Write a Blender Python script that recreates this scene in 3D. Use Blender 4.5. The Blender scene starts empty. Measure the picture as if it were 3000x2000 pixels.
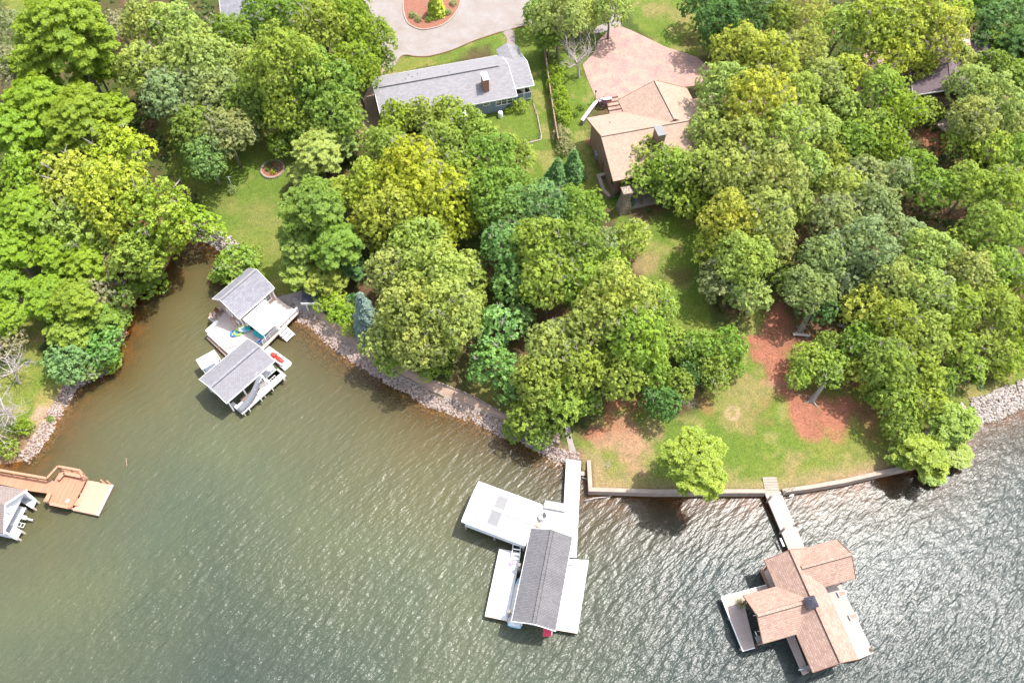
import bpy, bmesh, math, random
import numpy as np
from mathutils import Vector, Matrix

# ------------------------------------------------------------------ camera, sky, sun, exposure
S = bpy.context.scene
COL = S.collection
PW, PH, FPX, PITCH, CAMZ = 3000.0, 2000.0, 2333.33, math.radians(58.0), 92.0
cam_d = bpy.data.cameras.new("camera"); cam = bpy.data.objects.new("camera", cam_d); COL.objects.link(cam)
cam.location = (0, 0, CAMZ); cam.rotation_euler = (math.radians(90) - PITCH, 0, 0)
cam_d.sensor_fit = 'HORIZONTAL'; cam_d.sensor_width = 36; cam_d.lens = 36 * FPX / PW
cam_d.clip_start = 1; cam_d.clip_end = 5000
S.camera = cam
SUN = Vector((.42, .22, 1.0)).normalized()
world = bpy.data.worlds.new("World"); S.world = world; world.use_nodes = True
wn = world.node_tree; wn.nodes.clear()
sky = wn.nodes.new('ShaderNodeTexSky'); sky.sky_type = 'NISHITA'; sky.sun_disc = False
sky.sun_elevation = math.asin(SUN.z); sky.sun_rotation = math.atan2(SUN.x, SUN.y)
sky.air_density = 1.0; sky.dust_density = 2.0; sky.ozone_density = 1.0
bgn = wn.nodes.new('ShaderNodeBackground'); bgn.inputs[1].default_value = 0.15
won = wn.nodes.new('ShaderNodeOutputWorld')
# drifting white cloud over the blue sky (world space directions)
wtc = wn.nodes.new('ShaderNodeTexCoord'); wcn = wn.nodes.new('ShaderNodeTexNoise')
wcn.inputs['Scale'].default_value = 2.2; wcn.inputs['Detail'].default_value = 5
wcr = wn.nodes.new('ShaderNodeMapRange'); wcr.inputs[1].default_value = .42; wcr.inputs[2].default_value = .68
wmx = wn.nodes.new('ShaderNodeMix'); wmx.data_type = 'RGBA'
wmx.inputs[7].default_value = (5.6, 5.8, 6.4, 1)
wn.links.new(wtc.outputs['Generated'], wcn.inputs['Vector']); wn.links.new(wcn.outputs['Fac'], wcr.inputs[0])
wn.links.new(wcr.outputs[0], wmx.inputs[0]); wn.links.new(sky.outputs[0], wmx.inputs[6])
# haze-like glow added round the sun to give the waves a silvery sheen
wvd = wn.nodes.new('ShaderNodeVectorMath'); wvd.operation = 'DOT_PRODUCT'; wvd.inputs[1].default_value = SUN
wac = wn.nodes.new('ShaderNodeMath'); wac.operation = 'ARCCOSINE'
wsq = wn.nodes.new('ShaderNodeMath'); wsq.operation = 'MULTIPLY'; wsq2 = wn.nodes.new('ShaderNodeMath'); wsq2.operation = 'MULTIPLY'; wsq2.inputs[1].default_value = -1 / math.radians(15) ** 2
wex = wn.nodes.new('ShaderNodeMath'); wex.operation = 'EXPONENT'; wgl = wn.nodes.new('ShaderNodeVectorMath'); wgl.operation = 'SCALE'; wgl.inputs[0].default_value = (24, 24.5, 26)
wad = wn.nodes.new('ShaderNodeVectorMath'); wad.operation = 'ADD'
wn.links.new(wtc.outputs['Generated'], wvd.inputs[0]); wn.links.new(wvd.outputs['Value'], wac.inputs[0]); wn.links.new(wac.outputs[0], wsq.inputs[0]); wn.links.new(wac.outputs[0], wsq.inputs[1])
wn.links.new(wsq.outputs[0], wsq2.inputs[0]); wn.links.new(wsq2.outputs[0], wex.inputs[0]); wn.links.new(wex.outputs[0], wgl.inputs['Scale'])
wn.links.new(wmx.outputs[2], wad.inputs[0]); wn.links.new(wgl.outputs[0], wad.inputs[1]); wn.links.new(wad.outputs[0], bgn.inputs[0]); wn.links.new(bgn.outputs[0], won.inputs[0])
sun_d = bpy.data.lights.new("sun", 'SUN'); sun_o = bpy.data.objects.new("sun", sun_d); COL.objects.link(sun_o)
sun_d.energy = 3.7; sun_d.angle = math.radians(0.6); sun_d.color = (1.0, .955, .89)
sun_o.rotation_euler = (-SUN).to_track_quat('-Z', 'Y').to_euler()
S.view_settings.view_transform = 'Standard'; S.view_settings.look = 'None'
S.view_settings.exposure = 0.98; S.view_settings.gamma = 1
S.render.engine = 'CYCLES'
S.cycles.max_bounces = 7; S.cycles.diffuse_bounces = 3; S.cycles.transparent_max_bounces = 8
S.cycles.transmission_bounces = 4; S.cycles.glossy_bounces = 3
S.cycles.sample_clamp_indirect = 6; S.cycles.use_denoising = True; S.cycles.denoiser = 'OPENIMAGEDENOISE'; S.cycles.denoising_input_passes = 'RGB_ALBEDO_NORMAL'
VK = 3000.0 / 2352.0     # scale of the survey drawing the tree positions were read from

# ------------------------------------------------------------------ survey helpers
CP, SP = math.cos(PITCH), math.sin(PITCH)
def at(px, py, z=0.0):
    x = (px - PW / 2) / FPX; y = -(py - PH / 2) / FPX
    d = (x, CP + y * SP, -SP + y * CP); t = (z - CAMZ) / d[2]
    return Vector((d[0] * t, d[1] * t, z))
def depth_of(p):
    return p.y * CP + (CAMZ - p.z) * SP
def pip(poly, X, Y):
    inside = np.zeros(X.shape, bool); n = len(poly)
    for i in range(n):
        x1, y1 = poly[i]; x2, y2 = poly[(i + 1) % n]
        if y1 == y2: continue
        c = ((y1 > Y) != (y2 > Y)) & (X < (x2 - x1) * (Y - y1) / (y2 - y1) + x1)
        inside ^= c
    return inside
def segdist(poly, X, Y, closed=True):
    D = np.full(X.shape, 1e9); n = len(poly)
    for i in range(n if closed else n - 1):
        ax, ay = poly[i]; bx, by = poly[(i + 1) % n]
        dx, dy = bx - ax, by - ay; L = dx * dx + dy * dy + 1e-9
        t = np.clip(((X - ax) * dx + (Y - ay) * dy) / L, 0, 1)
        D = np.minimum(D, (X - ax - t * dx) ** 2 + (Y - ay - t * dy) ** 2)
    return np.sqrt(D)
def vnoise(X, Y, sc, seed=0):
    r = np.random.RandomState(seed).rand(256, 256)
    x = X / sc + 1000.3; y = Y / sc + 1000.7
    xi = np.floor(x).astype(int); yi = np.floor(y).astype(int); fx = x - xi; fy = y - yi
    fx = fx * fx * (3 - 2 * fx); fy = fy * fy * (3 - 2 * fy)
    g = lambda a, b: r[a % 256, b % 256]
    return (g(xi, yi) * (1 - fx) + g(xi + 1, yi) * fx) * (1 - fy) + (g(xi, yi + 1) * (1 - fx) + g(xi + 1, yi + 1) * fx) * fy
def fbm(X, Y, sc, seed=0, o=4):
    s = 0; a = 1; t = 0
    for i in range(o):
        s = s + a * vnoise(X, Y, sc / 2 ** i, seed + i); t += a; a *= .55
    return s / t
def sstep(a, b, x):
    t = np.clip((x - a) / (b - a), 0, 1); return t * t * (3 - 2 * t)

# ------------------------------------------------------------------ terrain height
SHORE_PX = [(-900, 1500), (-300, 1400), (0, 1362), (77, 1352), (108, 1318), (140, 1276), (166, 1228), (204, 1168), (223, 1135), (262, 1112),
            (319, 1085), (345, 1040), (372, 985), (384, 900), (420, 856), (475, 816), (500, 760), (530, 715), (562, 706), (600, 712), (640, 734), (668, 760),
            (690, 810), (760, 870), (830, 915), (871, 935), (916, 955), (948, 990), (989, 1022), (1027, 1048), (1085, 1086),
            (1133, 1118), (1196, 1147), (1260, 1188), (1308, 1200), (1388, 1229), (1467, 1271), (1530, 1290), (1592, 1325), (1640, 1352),
            (1690, 1362), (1712, 1400)]
WALL_PX = [(1726, 1353), (1729, 1443), (1920, 1447), (2262, 1446), (2360, 1434), (2470, 1415), (2590, 1388), (2660, 1374)]
SHORE2_PX = [(2700, 1372), (2800, 1290), (2860, 1236), (2920, 1222), (3000, 1185), (3300, 1090), (4200, 900)]
sh1 = [tuple(at(*p)[:2]) for p in SHORE_PX]; shw = [tuple(at(*p, 0.6)[:2]) for p in WALL_PX]; sh2 = [tuple(at(*p)[:2]) for p in SHORE2_PX]
SHORE = sh1 + shw + sh2
LAND = [(-900, sh1[0][1])] + SHORE + [(1500, sh2[-1][1]), (1500, 1500), (-900, 1500)]
def hfun(X, Y):
    ins = pip(LAND, X, Y)
    d = segdist(SHORE, X, Y, False); dw = segdist(shw, X, Y, False)
    wv = sstep(2.2, .4, dw)
    w = 2.6 * (1 - wv) + .25 * wv
    up = 0.95 * sstep(0, 1, d / w) + 4.6 * (1 - np.exp(-np.maximum(d - 4, 0) / 48.0))
    up = up + .22 * (fbm(X, Y, 17, 5, 3) - .5) * sstep(3, 9, d)
    dn = -np.minimum(3.2, .12 + d * .30) * sstep(0, .5, d + .1)
    return np.where(ins, up, dn)
def axis(a, b, st, far):
    c = list(np.arange(a, b + 1e-6, st)); s = st; x = a; L = []
    while x > -far: s *= 1.25; x -= s; L.append(x)
    x = b; s = st; Rr = []
    while x < far: s *= 1.25; x += s; Rr.append(x)
    return np.array(L[::-1] + c + Rr)
AX = axis(-104, 106, .42, 900); AY = axis(6, 150, .42, 900)
GX, GY = np.meshgrid(AX, AY)
GZ = hfun(GX, GY)
def H(x, y):
    i = int(np.searchsorted(AX, x)) - 1; j = int(np.searchsorted(AY, y)) - 1
    fx = (x - AX[i]) / (AX[i + 1] - AX[i]); fy = (y - AY[j]) / (AY[j + 1] - AY[j])
    return float((GZ[j, i] * (1 - fx) + GZ[j, i + 1] * fx) * (1 - fy) + (GZ[j + 1, i] * (1 - fx) + GZ[j + 1, i + 1] * fx) * fy)
def gat(px, py, dz=0.0):
    """point dz above the terrain seen at this pixel of the survey"""
    z = 1.0
    for _ in range(14):
        p = at(px, py, z + dz); z = z * .4 + .6 * max(H(p.x, p.y), 0)
    return at(px, py, z + dz)
def gpoly(pts): return [tuple(gat(*p)[:2]) for p in pts]

# ------------------------------------------------------------------ object helpers
def tag(o, label=None, cat=None, group=None, kind=None):
    if label: o['label'] = label
    if cat: o['category'] = cat
    if group: o['group'] = group
    if kind: o['kind'] = kind
    return o
def thing(name, label, cat, loc=(0, 0, 0), rz=0, group=None):
    o = bpy.data.objects.new(name, None); COL.objects.link(o); o.location = loc; o.rotation_euler = (0, 0, rz)
    o.empty_display_size = .3
    return tag(o, label, cat, group)
def link_mesh(name, me, mat, parent=None):
    o = bpy.data.objects.new(name, me); COL.objects.link(o)
    if mat is not None and not me.materials: me.materials.append(mat)
    if parent: o.parent = parent
    return o
def np_mesh(name, V, Fq, mat, parent=None, smooth=False, attrs=None):
    """V (n,3), Fq (m,k) all faces the same size"""
    me = bpy.data.meshes.new(name); V = np.asarray(V, np.float32); Fq = np.asarray(Fq, np.int32); m, k = Fq.shape
    me.vertices.add(len(V)); me.vertices.foreach_set('co', V.ravel())
    me.loops.add(m * k); me.loops.foreach_set('vertex_index', Fq.ravel())
    me.polygons.add(m); me.polygons.foreach_set('loop_start', np.arange(0, m * k, k, dtype=np.int32))
    me.polygons.foreach_set('loop_total', np.full(m, k, np.int32))
    if smooth: me.polygons.foreach_set('use_smooth', np.ones(m, bool))
    for nm, typ, dom, arr in (attrs or []):
        a = me.attributes.new(nm, typ, dom)
        a.data.foreach_set({'FLOAT_COLOR': 'color', 'FLOAT_VECTOR': 'vector'}.get(typ, 'value'), np.asarray(arr, np.float32).ravel())
    me.update(calc_edges=True)
    return link_mesh(name, me, mat, parent)
class MB:
    """collects boxes, prisms and tubes, built as one mesh object"""
    def __init__(s): s.bm = bmesh.new()
    def face(s, pts):
        return s.bm.faces.new([s.bm.verts.new(p) for p in pts])
    def box(s, x0, x1, y0, y1, z0, z1):
        return s.prism([(x0, y0), (x1, y0), (x1, y1), (x0, y1)], z0, z1)
    def prism(s, poly, z0, z1):
        """z0/z1 numbers or per-vertex lists"""
        n = len(poly)
        a = sum(poly[i][0] * poly[(i + 1) % n][1] - poly[(i + 1) % n][0] * poly[i][1] for i in range(n))
        Z0 = z0 if isinstance(z0, (list, tuple)) else [z0] * n; Z1 = z1 if isinstance(z1, (list, tuple)) else [z1] * n
        idx = list(range(n)) if a > 0 else list(range(n))[::-1]
        b = [s.bm.verts.new((poly[i][0], poly[i][1], Z0[i])) for i in idx]
        t = [s.bm.verts.new((poly[i][0], poly[i][1], Z1[i])) for i in idx]
        s.bm.faces.new(b[::-1]); s.bm.faces.new(t)
        for i in range(n): s.bm.faces.new((b[i], b[(i + 1) % n], t[(i + 1) % n], t[i]))
        return s
    def slab(s, pts, th):
        """planar polygon in 3D (top face, counter clockwise from above) with thickness th downwards"""
        t = [s.bm.verts.new(p) for p in pts]; b = [s.bm.verts.new((p[0], p[1], p[2] - th)) for p in pts]
        n = len(pts); s.bm.faces.new(t); s.bm.faces.new(b[::-1])
        for i in range(n): s.bm.faces.new((b[i], b[(i + 1) % n], t[(i + 1) % n], t[i]))
        return s
    def bar(s, a, b, w, h=None, up=(0, 0, 1)):
        a = Vector(a); b = Vector(b); h = h or w; d = (b - a).normalized(); u = Vector(up)
        if abs(d.dot(u)) > .95: u = Vector((1, 0, 0))
        r = d.cross(u).normalized() * w / 2; q = r.cross(d).normalized() * h / 2
        c = [s.bm.verts.new(p + i * r + j * q) for p in (a, b) for i, j in ((-1, -1), (1, -1), (1, 1), (-1, 1))]
        for f in ((0, 1, 2, 3), (7, 6, 5, 4), (0, 4, 5, 1), (1, 5, 6, 2), (2, 6, 7, 3), (3, 7, 4, 0)):
            s.bm.faces.new([c[i] for i in f])
        return s
    def tube(s, pts, rad, n=8, caps=True):
        pts = [Vector(p) for p in pts]; R_ = rad if isinstance(rad, (list, tuple)) else [rad] * len(pts)
        rings = []; pr = None
        for i, p in enumerate(pts):
            d = (pts[min(i + 1, len(pts) - 1)] - pts[max(i - 1, 0)]).normalized()
            if pr is None: pr = d.orthogonal().normalized()
            r = (pr - d * pr.dot(d)).normalized(); pr = r; q = d.cross(r)
            rings.append([s.bm.verts.new(p + R_[i] * (math.cos(t) * r + math.sin(t) * q)) for t in [2 * math.pi * k / n for k in range(n)]])
        for a, b in zip(rings, rings[1:]):
            for k in range(n): s.bm.faces.new((a[k], a[(k + 1) % n], b[(k + 1) % n], b[k])).smooth = True
        if caps:
            s.bm.faces.new(rings[0][::-1]); s.bm.faces.new(rings[-1])
        return s
    def torus(s, c, R_, r, n=20, m=8, squash=1):
        g = [[s.bm.verts.new((c[0] + (R_ + r * math.cos(b)) * math.cos(a), c[1] + (R_ + r * math.cos(b)) * math.sin(a), c[2] + r * squash * math.sin(b)))
              for b in [2 * math.pi * j / m for j in range(m)]] for a in [2 * math.pi * i / n for i in range(n)]]
        for i in range(n):
            for j in range(m):
                s.bm.faces.new((g[i][j], g[(i + 1) % n][j], g[(i + 1) % n][(j + 1) % m], g[i][(j + 1) % m])).smooth = True
        return s
    def loft(s, rings, caps=True, smooth=True):
        rr = [[s.bm.verts.new(p) for p in r] for r in rings]; n = len(rr[0])
        for a, b in zip(rr, rr[1:]):
            for k in range(n): s.bm.faces.new((a[k], a[(k + 1) % n], b[(k + 1) % n], b[k])).smooth = smooth
        if caps: s.bm.faces.new(rr[0][::-1]); s.bm.faces.new(rr[-1])
        return s
    def build(s, name, mat, parent=None, bevel=0):
        bmesh.ops.recalc_face_normals(s.bm, faces=s.bm.faces)
        me = bpy.data.meshes.new(name); s.bm.to_mesh(me); s.bm.free()
        o = link_mesh(name, me, mat, parent)
        if bevel:
            m = o.modifiers.new('bevel', 'BEVEL'); m.width = bevel; m.segments = 1; m.limit_method = 'ANGLE'
        return o
class Frame:
    """local axes laid on a surveyed rectangle: u along, v across"""
    def __init__(s, o, du):
        s.o = Vector((o[0], o[1])); d = Vector((du[0], du[1])).normalized(); s.u = d; s.v = Vector((-d.y, d.x)); s.a = math.atan2(d.y, d.x)
    def l(s, p):
        q = Vector((p[0], p[1])) - s.o; return (q.dot(s.u), q.dot(s.v))
    def lp(s, px, py, z): return s.l(at(px, py, z))
    def poly(s, pts, z): return [s.lp(a, b, z) for a, b in pts]
def frame_px(p0, p1, z):
    a = at(*p0, z); b = at(*p1, z); return Frame(a, b - a)

# ------------------------------------------------------------------ materials
MAT = {}
class NT:
    def __init__(s, name):
        m = bpy.data.materials.new(name); m.use_nodes = True; s.m = m; s.t = m.node_tree; s.t.nodes.clear()
        s.out = s.t.nodes.new('ShaderNodeOutputMaterial')
    def n(s, typ, **kw):
        x = s.t.nodes.new(typ)
        for k, v in kw.items(): setattr(x, k, v)
        return x
    def l(s, a, b): s.t.links.new(a, b)
    def inp(s, node, d):
        for k, v in d.items():
            if isinstance(v, bpy.types.NodeSocket): s.l(v, node.inputs[k])
            else: node.inputs[k].default_value = v
        return node
    def coord(s, which='Object', scale=(1, 1, 1), rot=(0, 0, 0)):
        c = s.n('ShaderNodeTexCoord'); m = s.n('ShaderNodeMapping'); s.l(c.outputs[which], m.inputs[0])
        m.inputs['Scale'].default_value = scale; m.inputs['Rotation'].default_value = rot; return m.outputs[0]
    def noise(s, vec, sc, det=3, rough=.5):
        x = s.n('ShaderNodeTexNoise'); s.l(vec, x.inputs['Vector']); x.inputs['Scale'].default_value = sc
        x.inputs['Detail'].default_value = det; x.inputs['Roughness'].default_value = rough; return x.outputs['Fac']
    def rng(s, v, a, b, c=0, d=1):
        x = s.n('ShaderNodeMapRange'); s.l(v, x.inputs[0])
        for i, q in enumerate((a, b, c, d)): x.inputs[i + 1].default_value = q
        return x.outputs[0]
    def mix(s, f, a, b, mode='MIX'):
        x = s.n('ShaderNodeMix', data_type='RGBA', blend_type=mode)
        for i, v in ((0, f), (6, a), (7, b)):
            if isinstance(v, bpy.types.NodeSocket): s.l(v, x.inputs[i])
            else: x.inputs[i].default_value = (*v, 1) if isinstance(v, tuple) and len(v) == 3 else v
        return x.outputs[2]
    def math(s, op, a, b=0.0, c=0.0):
        x = s.n('ShaderNodeMath', operation=op)
        for i, v in ((0, a), (1, b), (2, c)):
            if isinstance(v, bpy.types.NodeSocket): s.l(v, x.inputs[i])
            else: x.inputs[i].default_value = v
        return x.outputs[0]
    def bump(s, h, dist=.02, st=1.0, nrm=None):
        x = s.n('ShaderNodeBump'); s.l(h, x.inputs['Height']); x.inputs['Distance'].default_value = dist; x.inputs['Strength'].default_value = st
        if nrm: s.l(nrm, x.inputs['Normal'])
        return x.outputs[0]
    def done(s, col, rough=.8, nrm=None, metal=0, spec=.4, **kw):
        b = s.n('ShaderNodeBsdfPrincipled')
        if isinstance(col, bpy.types.NodeSocket): s.l(col, b.inputs['Base Color'])
        else: b.inputs['Base Color'].default_value = (*col, 1)
        b.inputs['Roughness'].default_value = rough; b.inputs['Metallic'].default_value = metal; b.inputs['Specular IOR Level'].default_value = spec
        for k, v in kw.items(): b.inputs[k].default_value = v
        if nrm: s.l(nrm, b.inputs['Normal'])
        s.l(b.outputs[0], s.out.inputs[0]); return s.m

def mat_plain(name, col, rough=.6, var=.12, sc=3.0, metal=0, spec=.4, dirt=None, grain=True):
    t = NT(name); v = t.coord()
    n1 = t.noise(v, sc, 5, .6); n2 = t.noise(v, sc * 9, 3)
    c = t.mix(t.rng(n1, .3, .7), tuple(x * (1 - var) for x in col), tuple(min(1, x * (1 + var)) for x in col))
    if dirt: c = t.mix(t.rng(n2, .5, .8, 0, .7), c, dirt)
    return t.done(c, rough, t.bump(n2, .006) if grain else None, metal, spec)
def mat_planks(name, col, dark, pw=.14, axis=0, var=.12, rough=.75):
    """boards running across the given local axis"""
    t = NT(name); v = t.coord(rot=(0, 0, math.pi / 2 if axis else 0))
    sx = t.n('ShaderNodeSeparateXYZ'); t.l(v, sx.inputs[0])
    k = t.math('DIVIDE', sx.outputs[0], pw); fr = t.math('FRACT', k); fl = t.math('FLOOR', k)
    gap = t.math('LESS_THAN', fr, .1)
    wn_ = t.n('ShaderNodeTexWhiteNoise', noise_dimensions='1D'); t.l(fl, wn_.inputs['W'])
    st = t.noise(t.coord(scale=(1, 1, 1)), 1.3, 5, .65)
    c = t.mix(t.rng(wn_.outputs[0], 0, 1), tuple(x * (1 - var) for x in col), tuple(min(1, x * (1 + var)) for x in col))
    c = t.mix(t.rng(st, .5, .78, 0, .55), c, tuple(.6 * x + .4 * y for x, y in zip(col, dark)))
    c = t.mix(t.math('MULTIPLY', gap, .6), c, dark)
    return t.done(c, rough, t.bump(t.math('SUBTRACT', 1.0, gap), .01), spec=.12)
def mat_shingle(name, cols, w=.34, h=.16, axis=0, mortar=.018, rough=.95, stain=(0.05, .05, .05), st=.35, contrast=.5):
    t = NT(name); v = t.coord(rot=(0, 0, math.pi / 2 if axis else 0))
    b = t.n('ShaderNodeTexBrick'); t.l(v, b.inputs['Vector'])
    b.inputs['Scale'].default_value = 1; b.inputs['Brick Width'].default_value = w; b.inputs['Row Height'].default_value = h
    b.inputs['Mortar Size'].default_value = mortar; b.inputs['Bias'].default_value = 0; b.offset = .5
    b.inputs['Color1'].default_value = (*cols[0], 1); b.inputs['Color2'].default_value = (*cols[1], 1)
    b.inputs['Mortar'].default_value = (*tuple(x * contrast for x in cols[0]), 1)
    big = t.noise(t.coord(), .35, 5, .7)
    g = t.noise(t.coord(), 28, 2)
    c = t.mix(t.rng(big, .48, .78, 0, st), b.outputs[0], stain)
    c = t.mix(t.rng(g, .3, .7), t.mix(1.0, c, (.82, .82, .82), 'MULTIPLY'), c)
    return t.done(c, rough, t.bump(b.outputs['Fac'], -.008), spec=.15)
def mat_brick(name, c1, c2, mortar):
    t = NT(name); c = t.n('ShaderNodeTexCoord'); sx = t.n('ShaderNodeSeparateXYZ'); t.l(c.outputs['Object'], sx.inputs[0])
    cm = t.n('ShaderNodeCombineXYZ'); t.l(t.math('ADD', sx.outputs[0], sx.outputs[1]), cm.inputs[0]); t.l(sx.outputs[2], cm.inputs[1])
    b = t.n('ShaderNodeTexBrick'); t.l(cm.outputs[0], b.inputs['Vector']); b.inputs['Scale'].default_value = 1
    b.inputs['Brick Width'].default_value = .22; b.inputs['Row Height'].default_value = .085; b.inputs['Mortar Size'].default_value = .01
    b.inputs['Color1'].default_value = (*c1, 1); b.inputs['Color2'].default_value = (*c2, 1); b.inputs['Mortar'].default_value = (*mortar, 1)
    return t.done(b.outputs[0], .9)
def mat_siding(name, col, pitch=.2, vertical=False, var=.1):
    t = NT(name); c = t.n('ShaderNodeTexCoord'); sx = t.n('ShaderNodeSeparateXYZ'); t.l(c.outputs['Object'], sx.inputs[0])
    k = t.math('DIVIDE', t.math('ADD', sx.outputs[0], sx.outputs[1]) if vertical else sx.outputs[2], pitch)
    fr = t.math('FRACT', k); g = t.math('LESS_THAN', fr, .14)
    cc = t.mix(g, t.mix(t.rng(t.noise(t.coord(), 1.5, 4), .3, .7), tuple(x * (1 - var) for x in col), tuple(min(1, x * (1 + var)) for x in col)), tuple(x * .45 for x in col))
    return t.done(cc, .7, t.bump(fr, .01))
def mat_stone(name, cols, sc=3.0, mort=(.09, .08, .07)):
    t = NT(name); v = t.coord()
    vo = t.n('ShaderNodeTexVoronoi'); t.l(v, vo.inputs['Vector']); vo.inputs['Scale'].default_value = sc
    ve = t.n('ShaderNodeTexVoronoi', feature='DISTANCE_TO_EDGE'); t.l(v, ve.inputs['Vector']); ve.inputs['Scale'].default_value = sc
    s_ = t.n('ShaderNodeSeparateColor'); t.l(vo.outputs['Color'], s_.inputs[0])
    c = t.mix(s_.outputs[0], cols[0], cols[1]); c = t.mix(t.math('MULTIPLY', s_.outputs[1], .5), c, cols[2])
    e = t.rng(ve.outputs['Distance'], .02, .09); c = t.mix(e, mort, c)
    return t.done(c, .9, t.bump(e, .03))
def leaf_mat(name, transl=.38):
    """colour comes from the object, each tuft and leaf a little different"""
    t = NT(name); oi = t.n('ShaderNodeObjectInfo'); a = t.n('ShaderNodeAttribute', attribute_name='tint')
    sc = t.n('ShaderNodeSeparateColor'); t.l(a.outputs['Color'], sc.inputs[0])
    base = oi.outputs['Color']
    lo = t.mix(1.0, base, (.80, .84, .84), 'MULTIPLY'); hi = t.mix(1.0, base, (1.25, 1.17, 1.1), 'MULTIPLY')
    c = t.mix(sc.outputs[0], lo, hi)
    c = t.mix(t.math('MULTIPLY', sc.outputs[1], .55), c, t.mix(1.0, base, (1.42, 1.22, .72), 'MULTIPLY'))
    ln = t.n('ShaderNodeAttribute', attribute_name='lobe_normal'); vt = t.n('ShaderNodeVectorTransform', vector_type='NORMAL', convert_from='OBJECT', convert_to='WORLD'); t.l(ln.outputs['Vector'], vt.inputs[0])
    nn = t.n('ShaderNodeVectorMath', operation='NORMALIZE'); t.l(vt.outputs[0], nn.inputs[0])
    d = t.n('ShaderNodeBsdfDiffuse'); t.l(c, d.inputs[0]); t.l(nn.outputs[0], d.inputs['Normal'])
    tr = t.n('ShaderNodeBsdfTranslucent'); t.l(t.mix(1.0, c, (1.15, 1.15, .6), 'MULTIPLY'), tr.inputs[0])
    m = t.n('ShaderNodeMixShader'); m.inputs[0].default_value = transl; t.l(d.outputs[0], m.inputs[1]); t.l(tr.outputs[0], m.inputs[2])
    g = t.n('ShaderNodeBsdfGlossy'); g.inputs['Roughness'].default_value = .45; g.inputs[0].default_value = (.9, .95, 1, 1)
    m2 = t.n('ShaderNodeMixShader'); m2.inputs[0].default_value = .02; t.l(m.outputs[0], m2.inputs[1]); t.l(g.outputs[0], m2.inputs[2])
    t.l(m2.outputs[0], t.out.inputs[0]); return t.m
M = MAT
M['leaf'] = leaf_mat('leaves'); M['needle'] = leaf_mat('needles', .2)
M['bark'] = mat_plain('bark', (.20, .17, .14), .95, .35, 4, dirt=(.09, .07, .055))
M['bark_pale'] = mat_plain('pale_bark', (.24, .21, .18), .95, .25, 4)
M['deadwood'] = mat_plain('dead_wood', (.40, .345, .315), .95, .2, 4)
M['white_paint'] = mat_plain('white_paint', (.80, .79, .77), .55, .05)
M['white_metal'] = mat_plain('white_metal', (.78, .79, .80), .35, .05)
M['cottage_deck'] = mat_planks('cottage_deck', (.56, .47, .42), (.34, .27, .24), .15, 0, .05)
M['white_deck'] = mat_planks('white_deck', (.62, .61, .61), (.40, .39, .39), .15, 0, .03)
M['white_deck2'] = mat_planks('white_deck_boards', (.58, .53, .50), (.36, .32, .30), .15, 1, .03)
M['pier_wood'] = mat_planks('pier_wood', (.40, .20, .125), (.20, .09, .05), .14, 0, .12)
M['pier_trim'] = mat_plain('pier_trim', (.40, .205, .13), .8, .12)
M['float_wood'] = mat_plain('float_deck', (.46, .26, .18), .8, .06, 1.2)
M['beige_deck'] = mat_planks('beige_deck', (.40, .325, .285), (.22, .17, .145), .15, 0, .05)
M['beige_deck2'] = mat_planks('beige_deck_boards', (.38, .305, .265), (.21, .16, .135), .15, 1, .05)
M['piling'] = mat_plain('piling_wood', (.26, .22, .18), .9, .2)
M['grey_shingle'] = mat_shingle('grey_shingle', ((.30, .285, .295), (.235, .225, .235)), .5, .2, 0, .016, st=.15, stain=(.21, .19, .18), contrast=.6)
M['cottage_shingle'] = mat_shingle('cottage_shingle', ((.30, .29, .32), (.22, .215, .24)), .42, .22, 0, .02, st=.15, stain=(.2, .19, .21), contrast=.55)
M['slate_shingle'] = mat_shingle('slate_shingle', ((.20, .19, .197), (.155, .148, .155)), .34, .17, 1, .02, st=.45, stain=(.075, .068, .068))
M['slate_shingle2'] = mat_shingle('boat_cover_shingle', ((.27, .26, .275), (.215, .205, .22)), .34, .17, 0, .02, st=.3, stain=(.33, .315, .32), contrast=.6)
M['tan_shingle'] = mat_shingle('tan_shingle', ((.46, .315, .25), (.34, .22, .17)), .34, .19, 0, .02, st=.3, stain=(.17, .095, .07), contrast=.6)
M['tan_shingle_w'] = mat_shingle('tan_shingle_wing', ((.46, .315, .25), (.34, .22, .17)), .34, .19, 1, .02, st=.3, stain=(.17, .095, .07), contrast=.6)
M['peach_shingle'] = mat_shingle('peach_shingle', ((.45, .325, .25), (.36, .25, .19)), .36, .22, 0, .018, st=.22, stain=(.22, .14, .105), contrast=.65)
M['peach_shingle_w'] = mat_shingle('peach_shingle_wing', ((.45, .325, .25), (.36, .25, .19)), .36, .22, 1, .018, st=.22, stain=(.22, .14, .105), contrast=.65)
M['purple_shingle'] = mat_shingle('purple_shingle', ((.20, .15, .16), (.15, .11, .12)), .34, .17, 0, .02, st=.3)
M['dark_shingle'] = mat_shingle('dark_shingle', ((.075, .075, .095), (.06, .06, .075)), .34, .15, 0, .015, st=.2)
M['metal_roof'] = None
M['blue_siding'] = mat_siding('blue_siding', (.24, .29, .355), .3, True)
M['tan_siding'] = mat_siding('tan_siding', (.42, .29, .24), .2)
M['brown_siding'] = mat_siding('brown_siding', (.24, .15, .11), .3, True)
M['white_siding'] = mat_siding('white_siding', (.74, .76, .80), .2)
M['brick'] = mat_brick('red_brick', (.34, .13, .075), (.25, .085, .05), (.3, .24, .2))
M['glass'] = mat_plain('dark_glass', (.05, .06, .065), .12, .1, spec=.8, grain=False)
M['black_metal'] = mat_plain('black_metal', (.03, .03, .032), .5, .1)
M['grey_metal'] = mat_plain('grey_metal', (.28, .285, .30), .4, .08, metal=.3)
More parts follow.
